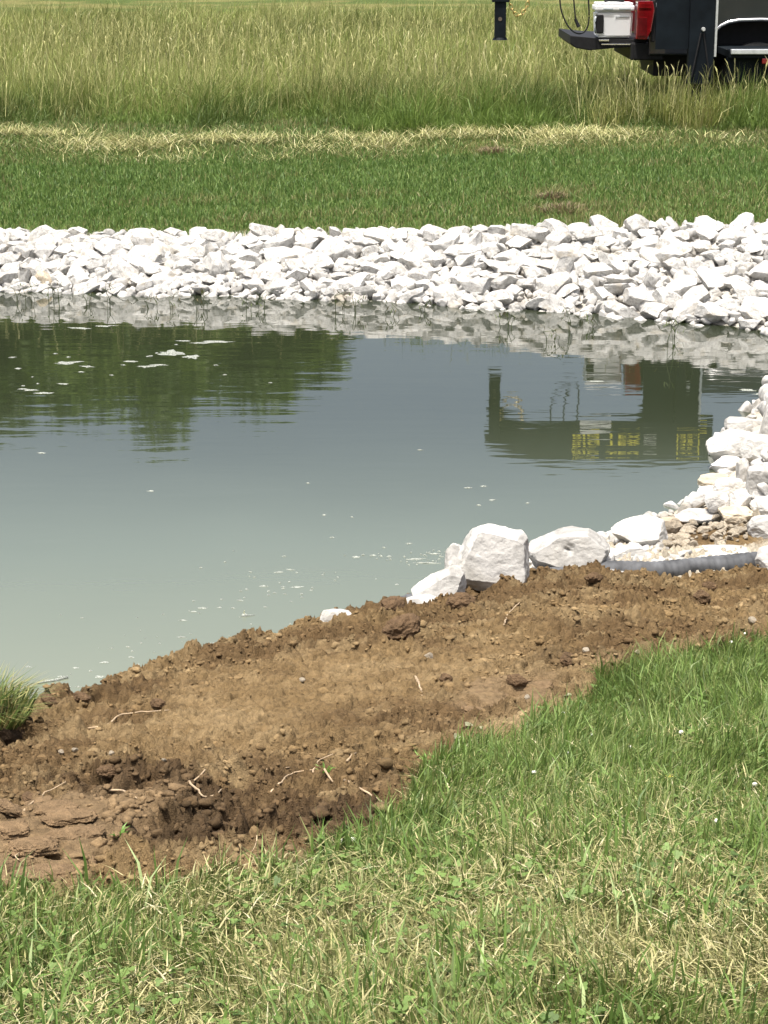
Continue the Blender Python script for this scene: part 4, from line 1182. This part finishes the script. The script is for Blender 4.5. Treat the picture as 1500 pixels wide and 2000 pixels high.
# ------------------------------------------------------------------ foam and flecks on the water
specks = [(335, 690, 60, 16), (375, 697, 40, 12), (130, 709, 55, 9), (170, 716, 30, 5), (255, 706, 34, 4), (285, 716, 50, 6), (310, 713, 40, 5), (390, 670, 44, 5), (425, 668, 76, 6), (360, 666, 40, 3), (60, 762, 34, 6), (85, 768, 46, 6),
          (124, 750, 30, 4), (45, 760, 24, 3), (155, 641, 60, 5), (200, 637, 40, 4), (35, 720, 14, 4), (292, 696, 18, 4), (295, 959, 18, 4), (82, 885, 20, 3), (820, 879, 16, 2), (601, 944, 10, 2), (633, 1006, 10, 3), (687, 1010, 9, 2), (648, 1050, 14, 3),
          (914, 953, 24, 3), (945, 950, 18, 2), (960, 977, 16, 4), (935, 987, 13, 4), (1030, 983, 10, 3), (798, 1062, 14, 4), (695, 1088, 18, 6), (730, 1085, 16, 3), (812, 1092, 50, 4), (850, 1082, 40, 3), (760, 1087, 12, 2), (835, 1100, 60, 3),
          (396, 1188, 24, 4), (378, 1195, 22, 3), (430, 1187, 14, 3), (455, 1188, 12, 2), (568, 1113, 18, 3), (545, 1118, 24, 3), (515, 1145, 20, 3), (580, 1147, 34, 4), (608, 1153, 8, 5), (468, 1173, 18, 3),
          (205, 1294, 24, 4), (148, 1305, 18, 3), (193, 1322, 28, 7), (256, 1284, 15, 3), (258, 1272, 9, 3), (250, 1264, 13, 2), (276, 1256, 7, 3), (270, 1298, 10, 3), (271, 1310, 9, 3), (294, 1301, 7, 3), (310, 1291, 9, 3), (360, 1300, 9, 4),
          (107, 1342, 38, 4), (135, 1342, 10, 3), (153, 1342, 14, 3), (100, 1330, 40, 4), (120, 1322, 20, 5), (55, 1303, 14, 4), (177, 1311, 8, 3), (355, 1245, 22, 2), (415, 1256, 8, 3), (357, 1212, 18, 3), (1165, 745, 40, 4), (1460, 762, 40, 9), (1485, 770, 34, 8)]
Vf, Ff = [], []; k0 = 0
rs = random.Random(3)
extra_ = [(rs.gauss(560, 90), rs.gauss(1140, 28), rs.uniform(3, 11), rs.uniform(1, 2.5)) for _ in range(70)] + [(rs.gauss(830, 70), rs.gauss(1090, 9), rs.uniform(3, 10), rs.uniform(1, 2.2)) for _ in range(90)] + [(rs.gauss(300, 130), rs.gauss(1250, 45), rs.uniform(2, 7), rs.uniform(1, 2)) for _ in range(60)]
extra_ += [(rs.gauss(300, 170), rs.gauss(705, 25), rs.uniform(6, 18), rs.uniform(1, 2.5)) for _ in range(35)]
for (u, v, wu, hv) in specks + extra_[::2]:
    p = P(u, v, 0); s = scale_at(p); ang_ = math.atan2(CAM_H, p[1])
    a_ = wu / s / 2; b2 = .75 * hv / s / 2 / math.sin(ang_)
    if shore_dist(np.array([p[0]]), np.array([p[1]]))[0] > -.03: continue
    nn = 16; ph = rs.uniform(0, 99); sh = rs.uniform(-.5, .5)
    cen = len(Vf)
    ring = []
    for k in range(nn):
        t = k / nn * 2 * math.pi; rr = .55 + .75 * mnoise.noise(Vector((math.cos(t) * 1.6 + ph, math.sin(t) * 1.6, 0))) + .35 * rs.random()
        ring.append((p[0] + math.cos(t) * a_ * rr, p[1] + math.sin(t) * b2 * rr + sh * math.cos(t) * a_ * rr * .5, .001))
    Vf += ring + [(p[0], p[1], .006)]
    Ff += [(k0 + k, k0 + (k + 1) % nn, k0 + nn) for k in range(nn)]
    k0 += nn + 1
me = bpy.data.meshes.new('foam'); me.from_pydata(Vf, [], Ff); me.materials.append(M['foam'])
tag(link('foam', me), 'thin pale foam and scum flecks floating on the pond', 'foam', kind='stuff')
# floating leaf and feather
p = P(478, 1203, 0)
root = empty('floating_leaf', (p[0], p[1], 0))
bm = bmesh.new(); bmesh.ops.create_icosphere(bm, subdivisions=3, radius=1)
for v_ in bm.verts: v_.co = Vector((v_.co.x * .017, v_.co.y * .012, max(0, v_.co.z) * .011 + .001))
me = bpy.data.meshes.new('blade'); bm.to_mesh(me); bm.free(); me.materials.append(M['foam']); link('blade', me, root)
MB().tube([(0, 0, .008), (-.004, 0, .02), (-.001, 0, .026)], .003, 6).build('stalk', M['deadleaf'], root)
MB().tube([(.012, 0, .004), (.035, .004, .003), (.05, .012, .002)], .0025, 6, .4).build('stem', M['foam'], root)
tag(root, 'small curled cream leaf floating near the dug bank', 'leaf')
p = P(95, 1332, 0)
o = MB().tube([(-.06, -.03, .003), (-.02, -.01, .004), (.03, .015, .004), (.075, .05, .003)], .0035, 6, 2.0).build('floating_twig', M['foam'], loc=(p[0], p[1], 0), smooth_=True)
tag(o, 'pale plant stem floating beside the grass tuft', 'stem')

# ------------------------------------------------------------------ trailer (gooseneck)
YT = 23.4
def tp(u, v):
    p = PY(u, v, YT); return p[0], p[2]
gz = 1.0
TR = empty('gooseneck_trailer', (3.3, YT, gz))
tag(TR, 'black gooseneck trailer with yellow lettering and a hanging coupler post', 'trailer')
def loc(x, y, z): return (x - 3.3, y - YT, z - gz)
def tbox(name, x0, x1, y0, y1, z0, z1, m_, parent=TR, bev=.008):
    a_ = loc(x0, y0, z0); b2 = loc(x1, y1, z1)
    return MB().box(a_[0], b2[0], a_[1], b2[1], a_[2], b2[2], bev).build(name, M[m_], parent)
xc = tp(977, 40)[0]; zf = tp(977, 78)[1]
cpst = tbox('coupler_post', xc - .062, xc + .062, YT - .062, YT + .062, zf + .02, 2.72, 'trailer_paint')
a_ = loc(xc, YT, zf)
MB().cyl((a_[0], a_[1], a_[2]), (a_[0], a_[1], a_[2] + .028), .088, .070, 20).build('foot', M['trailer_paint'], cpst)
tbox('collar', xc - .095, xc + .095, YT - .08, YT + .08, 2.31, 2.36, 'trailer_paint', cpst)
MB().cyl((a_[0] - .005, a_[1] - .066, a_[2] + .23), (a_[0] - .005, a_[1] - .060, a_[2] + .23), .022, .022, 16).build('pin', M['bark'], cpst)
# neck beam, deepening to the right
nk = [(xc - .12, 2.62), (xc + .10, 2.50), (2.9, 2.44), (3.85, 2.44), (3.85, 2.98), (1.95, 2.98), (1.5, 2.90), (xc - .10, 2.74)]
MB().prism([loc(x, 0, z)[::2] for x, z in nk], -.06, .06, .01).build('neck_beam', M['trailer_paint'], TR)
# lower gussets and riser panel
MB().prism([loc(x, 0, z)[::2] for x, z in [(2.95, 2.439), (3.14, 2.1), (3.2, 1.82), (3.4, 1.80), (3.4, 2.439)]], -.045, .045, .006).build('gusset_panel', M['trailer_paint'], TR)
MB().prism([loc(x, 0, z)[::2] for x, z in [(xc + .064, 2.35), (xc + .45, 2.499), (xc + .064, 2.499)]], -.02, .02).build('coupler_gusset', M['trailer_paint'], TR)
x0, _ = tp(1345, 50); x1, _ = tp(1394, 50)
rp = tbox('riser_post', x0, x1, YT - .10, YT + .05, 1.42, 2.44, 'black_paint')
tbox('edge_strip', x1 + .002, x1 + .03, YT - .085, YT - .05, 1.72, 2.43, 'steel', rp, .003)
tbox('panel_plate', 3.02, x0 - .003, YT - .052, YT - .046, 1.80, 2.44, 'black_paint', rp, .001)
# landing leg
lg = tbox('landing_leg', x0 + .06, x1 - .06, YT - .05, YT + .03, 1.06, 1.419, 'trailer_paint', bev=.005)
tbox('foot_plate', x0 - .02, x1 + .02, YT - .12, YT + .1, 1.0, 1.058, 'trailer_paint', lg)
for sg in (-1, 1):
    a_ = loc((x0 + x1) / 2 + sg * .015, YT - .11, 1.98); b2 = loc((x0 + x1) / 2 + sg * .10, YT - .11, 1.50)
    MB().cyl(a_, b2, .010, .010, 8).build('brace_rod', M['plastic'], rp)
a_ = loc((x0 + x1) / 2 + .01, YT - .11, 2.02)
bm_ = MB(); bm_.cyl((a_[0], a_[1] + .01, a_[2]), (a_[0], a_[1] - .03, a_[2]), .024, .018, 10); bm_.build('bolt_hub', M['steel'], rp)
# deck and side rail beyond the riser
tbox('side_rail', 3.87, 11.0, YT - .06, YT - .0, 1.745, 1.80, 'steel')
tbox('deck', 3.87, 11.0, YT + .002, YT + 2.3, 1.70, 1.78, 'trailer_paint')
tbox('main_beam', 3.87, 11.0, YT + .15, YT + .30, 1.42, 1.698, 'trailer_paint')
tbox('side_marker', 4.22, 4.33, YT - .05, YT - .01, 1.64, 1.70, 'red_lens')
for wx in (8.0, 8.95):
    w_ = MB(); a_ = loc(wx, YT - .04, 1.40); w_.cyl(a_, (a_[0], a_[1] - .22, a_[2]), .38, .38, 32)
    w_ = w_.build('wheel', M['rubber'], TR)
    MB().cyl((a_[0], a_[1] - .221, a_[2]), (a_[0], a_[1] - .24, a_[2]), .2, .18, 24).build('rim', M['steel'], w_)
tbox('toolbox_label', 2.30, 2.66, YT - .075, YT - .062, 2.46, 2.56, 'decal_white')
def text(s, size, x, z, m_, name, parent=TR, ext=.002, yo=-.066, sx=1.0):
    cu = bpy.data.curves.new(name, 'FONT'); cu.body = s; cu.size = size; cu.extrude = ext; cu.offset = size * .012
    to = bpy.data.objects.new(name, cu); col.objects.link(to)
    dg = bpy.context.evaluated_depsgraph_get(); dg.update()
    me = bpy.data.meshes.new_from_object(to.evaluated_get(dg))
    bpy.data.objects.remove(to); me.materials.clear(); me.materials.append(M[m_])
    o = link(name, me, parent); l_ = loc(x, YT + yo, z); o.location = l_; o.rotation_euler = (math.pi / 2, 0, 0); o.scale = (sx, 1, 1)
    return o
text('BIG TEX', .225, 2.20, 2.63, 'yellow', 'lettering', sx=.98)
text('TRAILERS', .075, 2.20, 2.87, 'yellow', 'small_lettering', sx=.9)
text('35', .15, 3.47, 2.66, 'yellow', 'number', sx=1.1)
fr = MB(); l0 = loc(3.44, YT - .064, 2.61); l1 = loc(3.70, YT - .062, 2.86)
for (xa, xb, za, zb) in ((l0[0], l1[0], l0[2], l0[2] + .012), (l0[0], l1[0], l1[2] - .012, l1[2]), (l0[0], l0[0] + .012, l0[2] + .0125, l1[2] - .0125), (l1[0] - .012, l1[0], l0[2] + .0125, l1[2] - .0125)):
    fr.box(xa, xb, l0[1], l1[1], za, zb)
fr.build('number_frame', M['yellow'], TR)
for zz in (2.66, 2.74):
    tbox('reflector_strip', 3.05, 3.20, YT - .066, YT - .062, zz, zz + .022, 'decal_white', bev=.001)
tbox('amber_marker', 3.70, 3.78, YT - .085, YT - .062, 2.49, 2.53, 'yellow')

# safety chain, looped from the collar
links = []
c0 = Vector(loc(*[tp(990, -14)[0], YT - .05, 2.42])); c1 = Vector(loc(tp(1036, -14)[0], YT - .05, 2.42))
low_z = tp(1012, 30)[1] - gz
chain = MB(); N_ = 30
ppts = []
for k in range(N_ + 1):
    t = k / N_; x_ = c0.x + (c1.x - c0.x) * t; sag = (c0.z - low_z) * (1 - (2 * t - 1) ** 2) ** .8
    ppts.append(Vector((x_, c0.y, c0.z - sag)))
# even spacing along the curve
sm_ = resample(ppts, .004); tot = len(sm_); stp = 11
for j, k in enumerate(range(0, tot - stp, stp)):
    a_, b2 = sm_[k], sm_[k + stp]; d_ = (b2 - a_).normalized(); mid = (a_ + b2) / 2
    q = d_.to_track_quat('X', 'Z')
    loop = []
    for m_ in range(13):
        th_ = m_ / 12 * 2 * math.pi
        vv = Vector((.034 * math.cos(th_), .019 * math.sin(th_), 0))
        if j % 2: vv = Vector((vv.x, 0, vv.y))
        loop.append(mid + q @ vv)
    chain.tube(loop, .0062, 6)
chain.build('safety_chain', M['brass'], TR)
# cables
def cable(pts_, r_, name, parent=TR):
    P3 = [Vector(loc(tp(u, v)[0], YT + yo, tp(u, v)[1])) for u, v, yo in pts_]
    f = resample(P3, .02)
    for _ in range(12):
        f = [f[0]] + [(f[i - 1] + f[i] * 2 + f[i + 1]) / 4 for i in range(1, len(f) - 1)] + [f[-1]]
    return MB().tube(f, r_, 8).build(name, M['plastic'], parent, True)
cable([(1094, -97 + 70, -.05), (1092, 0, -.05), (1096, 25, -.05), (1108, 52, -.05), (1124, 67, -.05), (1140, 67, -.05), (1149, 52, -.05), (1150, 25, -.05), (1147, -27, -.05)], .0085, 'cable_loop')
pc = cable([(1118, -27, -.08), (1120, 10, -.08), (1123, 38, -.08)], .008, 'plug_cable')
a_ = Vector(loc(tp(1122, 36)[0], YT - .08, tp(1122, 36)[1])); b2 = Vector(loc(tp(1129, 52)[0], YT - .08, tp(1129, 52)[1]))
MB().cyl(a_, b2, .014, .022, 12).build('plug', M['plastic'], pc)

# ------------------------------------------------------------------ pickup truck, tailgate down
YK = 24.3      # near side of the body
KT = empty('pickup_truck', (5.0, YK + .95, gz))
tag(KT, 'charcoal pickup truck with its tailgate down behind the trailer', 'pickup truck')
def kl(x, y, z): return (x - 5.0, y - YK - .95, z - gz)
def kx(u): return PY(u, 60, YK)[0]
def kz(v): return PY(1300, v, YK)[2]
def kbox(name, x0, x1, y0, y1, z0, z1, m_, parent=KT, bev=.01):
    a_ = kl(x0, y0, z0); b2 = kl(x1, y1, z1)
    return MB().box(a_[0], b2[0], a_[1], b2[1], a_[2], b2[2], bev).build(name, M[m_], parent)
xt = kx(1268); zrail = kz(-4); zbot = kz(108); W = 1.95
wx = xt + 1.28; wr = .41; arch = .52; ztop_arch = kz(38)
def arch_pts(cx):
    r = []
    for k in range(0, 13):
        t = math.pi - k / 12 * math.pi
        r.append((cx + (.56) * math.copysign(abs(math.cos(t)) ** .6, math.cos(t)), zbot + (ztop_arch - zbot) * abs(math.sin(t)) ** .55))
    return r
# side profile of bed, cab and bonnet
prof = [(xt, zbot)] + arch_pts(wx) + [(wx + 2.9, zbot)] + arch_pts(wx + 3.75) + [(wx + 4.75, zbot), (wx + 4.80, zbot + .55), (wx + 4.55, zrail + .0), (wx + 3.15, zrail + .10), (wx + 2.45, zrail + .62), (wx + .95, zrail + .66), (wx + .72, zrail + .02), (xt, zrail + .02)]
body = MB().prism([kl(x, 0, z)[::2] for x, z in prof], -.95, .95, .02).build('body', M['truck_paint'], KT)
# bed cavity shown by a dark liner set on the top face
kbox('bed_liner', xt + .05, wx + .66, YK + .10, YK + 1.80, zrail + .022, zrail + .03, 'plastic', body, .002)
for cx in (wx, wx + 3.75):
    ap = arch_pts(cx)
    q = [Vector(kl(x, YK - .006, z)) for x, z in ap]
    MB().tube(q, .022, 8).build('arch_trim', M['chrome'], body, True)
    mbw = MB(); a_ = kl(cx, YK + .04, gz + wr); mbw.cyl(a_, (a_[0], a_[1] + .25, a_[2]), wr, wr, 40)
    w_ = mbw.build('wheel', M['rubber'], KT)
    MB().cyl((a_[0], a_[1] - .002, a_[2]), (a_[0], a_[1] - .02, a_[2]), .25, .23, 28).build('rim', M['plastic'], w_)
    mbw = MB(); a_ = kl(cx, YK + 1.62, gz + wr); mbw.cyl(a_, (a_[0], a_[1] + .25, a_[2]), wr, wr, 40)
    mbw.build('wheel', M['rubber'], KT)
kbox('wheel_well', wx - .66, wx + .66, YK + .32, YK + 1.6, gz + .25, ztop_arch + .02, 'plastic', KT)
kbox('underbody', xt + .1, wx - .68, YK + .3, YK + 1.6, gz + .42, zbot + .02, 'plastic', KT)
kbox('underbody', wx + .68, wx + 3.0, YK + .12, YK + 1.8, gz + .30, zbot + .02, 'plastic', KT)
# windows
MB().prism([kl(x, 0, z)[::2] for x, z in [(wx + 1.05, zrail + .12), (wx + 1.15, zrail + .56), (wx + 2.42, zrail + .54), (wx + 2.98, zrail + .14)]], -.957, -.951).build('side_window', M['glass'], body)
# tail lamp wrapping the corner
lu = kx(1241); lx = kx(1274)
tl = MB().prism([kl(x, 0, z)[::2] for x, z in [(lu, kz(76)), (lu + .01, kz(2)), (lx - .01, kz(2)), (lx + .012, kz(20)), (lx - .02, kz(60)), (lx - .07, kz(77))]], -1.02, -.80, .012).build('tail_lamp', M['red_lens'], KT)
kbox('lower_lens', lu + .012, lx - .075, YK - .078, YK - .068, kz(70), kz(34), 'dark_red', tl, .004)
kbox('upper_lens', lu + .02, lx - .03, YK - .078, YK - .069, kz(16), kz(6), 'red_lens', tl, .004)
kbox('lamp_surround', lx - .02, lx + .03, YK - .035, YK - .001, kz(82), kz(0), 'plastic', body, .012)
tl2 = MB().prism([kl(x, 0, z)[::2] for x, z in [(lu, kz(76)), (lu, kz(2)), (lx, kz(2)), (lx, kz(77))]], .78, 1.0, .012).build('tail_lamp', M['red_lens'], KT)
# tailgate lying open
gx0 = kx(1116); gz1 = kz(72); gz0 = kz(98)
tg = MB().prism([kl(x, 0, z)[::2] for x, z in [(gx0, gz1 + .01), (gx0 + .28, gz1 - .02), (xt - .01, gz1 - .035), (xt - .01, gz0 + .035), (gx0 + .55, gz0 + .02), (gx0 + .22, gz0 - .01), (gx0 + .06, gz0 + .02), (gx0, gz0 + .07)]], -.84, .84, .012).build('tailgate', M['plastic'], KT)
kbox('gate_trim', gx0 + .36, xt - .04, YK + .085, YK + .105, gz0 + .055, gz0 + .068, 'chrome', tg, .002)
kbox('gate_latch', gx0 + .33, gx0 + .45, YK + .080, YK + .104, gz1 - .055, gz1 - .032, 'chrome', tg, .004)
bmpr = kbox('rear_bumper', xt - .20, xt + .18, YK + .04, YK + 1.86, zbot - .06, zbot + .14, 'plastic', KT, .02)
kbox('mud_flap', xt + .55, xt + .60, YK + .03, YK + .3, gz + .2, zbot + .2, 'plastic', KT)
kbox('running_board', wx + .8, wx + 3.0, YK - .08, YK + .06, zbot - .10, zbot - .04, 'plastic', KT)
# sheet of pale decal on the bed side corner
MB().prism([kl(x, 0, z)[::2] for x, z in [(kx(1279), kz(14)), (kx(1280), kz(-2)), (kx(1289), kz(-2)), (kx(1300), kz(14))]], -.956, -.951).build('side_decal', M['grey_plastic'], body)

# ------------------------------------------------------------------ cooler on the tailgate
cx0 = kx(1163) ; cx1 = kx(1240); cz0 = gz1 - .012; cz1 = kz(6)
CO = empty('cooler', ((cx0 + cx1) / 2, YK + .28, cz0), 0)
tag(CO, 'white hard sided cooler standing on the open tailgate', 'cooler')
cw = (cx1 - cx0) / 2; ch = cz1 - cz0; dp = .20
bm = bmesh.new(); r = bmesh.ops.create_cube(bm, size=1)['verts']
for v_ in r:
    k = .93 if v_.co.z < 0 else 1.0
    v_.co = Vector((v_.co.x * 2 * cw * .95 * k, v_.co.y * 2 * dp * .93 * k, (v_.co.z + .5) * ch * .76))
bmesh.ops.bevel(bm, geom=bm.edges[:], offset=.022, segments=3, affect='EDGES')
me = bpy.data.meshes.new('tub'); bm.to_mesh(me); bm.free(); me.materials.append(M['white_plastic']); tub = link('tub', me, CO)
lid = MB().box(-cw, cw, -dp, dp, ch * .765, ch * .93, .018).box(-cw * .93, cw * .93, -dp * .9, dp * .9, ch * .935, ch, .012).build('lid', M['white_plastic'], CO)
MB().box(-cw * .6, -cw * .1, -dp - .006, -dp + .004, ch * .80, ch * .845, .004).box(cw * .2, cw * .8, -dp - .006, -dp + .004, ch * .80, ch * .845, .004).build('lid_latch', M['grey_plastic'], lid)
MB().box(-cw * .98, -cw * .56, -dp - .004, -dp * .93 + .01, ch * .12, ch * .66, .012).build('handle_recess', M['plastic'], tub)
MB().tube([(-cw * .97, -dp * .99, ch * .60), (-cw * .99, -dp * 1.08, ch * .55), (-cw * .99, -dp * 1.08, ch * .2), (-cw * .95, -dp * .99, ch * .14)], .012, 8).build('handle', M['grey_plastic'], tub, True)
MB().box(cw * .05, cw * .75, -dp * .955, -dp * .93, ch * .60, ch * .615, .002).box(cw * .05, cw * .065, -dp * .955, -dp * .93, ch * .50, ch * .60, .002).build('moulded_line', M['grey_plastic'], tub)
# a strap bag on the lid
o = MB().tube([(-.10, 0, ch + .02), (-.05, -.03, ch + .03), (.03, -.03, ch + .028), (.12, 0, ch + .02)], .022, 10).build('strap', M['plastic'], smooth_=True, loc=((cx0 + cx1) / 2, YK + .28, cz0))
tag(o, 'black rolled strap lying on the cooler lid', 'strap')

# ------------------------------------------------------------------ trees beyond the field (seen in the water)
def tree(x, y, hgt, rad, seed, lab, low_frac=.12, dens=1.0):
    r = random.Random(seed); g_ = np.random.default_rng(seed)
    root = empty('broadleaf_tree', (x, y, 1.0))
    mb = MB(); mb.tube([(0, 0, -.3), (r.gauss(0, .1), r.gauss(0, .1), hgt * .3), (r.gauss(0, .3), r.gauss(0, .3), hgt * .6), (r.gauss(0, .4), 0, hgt * .9)], rad * .075, 10, .2)
    cl_ = []
    ncl = int(46 * rad ** .9)
    for k in range(ncl):
        d = Vector((r.gauss(0, 1), r.gauss(0, 1), r.gauss(0, 1))).normalized() * r.uniform(.45, .95)
        lump = 1 + .22 * mnoise.noise(d * 1.8 + Vector((seed, 0, 0)))
        zz = hgt * .60 + d.z * hgt * .36 * lump
        cl_.append((d.x * rad * lump * (1.0 + .30 * max(0, d.z)), d.y * rad * lump, zz, rad * r.uniform(.14, .22) + .25))
        if k % 4 == 0:
            z0 = max(hgt * .15, zz - rad * r.uniform(.5, 1.1))
            mb.tube([(0, 0, z0), (cl_[-1][0] * .5, cl_[-1][1] * .5, z0 + (zz - z0) * .6), cl_[-1][:3]], rad * .018, 6, .3)
    mb.build('trunk', M['bark'], root, True)
    V_ = []; C_ = []
    for (cx, cy, cz, cr) in cl_:
        n = int(230 * dens)
        d = g_.normal(0, 1, (n, 3)); d /= np.linalg.norm(d, axis=1)[:, None]; d *= (cr * g_.random((n, 1)) ** .45); d[:, 2] *= .7
        c = d + np.array([cx, cy, cz])
        a1 = g_.normal(0, 1, (n, 3)); a1 /= np.linalg.norm(a1, axis=1)[:, None]
        b1 = np.cross(a1, g_.normal(0, 1, (n, 3))); b1 /= np.linalg.norm(b1, axis=1)[:, None]
        s_ = g_.uniform(.14, .28, (n, 1))
        V_.append(np.stack([c - a1 * s_, c + b1 * s_ * .6, c + a1 * s_, c - b1 * s_ * .6], 1).reshape(-1, 3))
        base = np.array([(.090, .145, .022), (.135, .195, .034), (.060, .105, .018)])[g_.integers(0, 3)]
        C_.append(np.repeat(base * g_.uniform(.8, 1.25, (n, 1)), 4, 0))
    V_ = np.concatenate(V_); F = np.arange(len(V_)).reshape(-1, 4)
    link('crown', np_mesh('crown', V_, [F], np.concatenate(C_), False, M['leaf']), root)
    tag(root, lab, 'tree', 'trees beyond the meadow, seen in the pond')
tree(-11.2, 100, 22.6, 7.4, 71, 'tall broad leafy tree mirrored in the pond, tallest of the trees')
tree(-20.6, 100, 22.0, 5.2, 72, 'leafy tree mirrored at the left edge of the pond')
tree(-6.2, 101, 21.0, 4.4, 73, 'narrow leafy tree mirrored just right of the tallest one')
tree(-3.6, 102, 18.6, 3.2, 74, 'thin tree mirrored right of the narrow one')
tree(-1.6, 103, 17.6, 2.2, 76, 'smallest thin tree mirrored at the right end of the trees')
tree(-16.0, 102, 19.4, 3.6, 75, 'leafy tree mirrored between the left and the tallest tree')
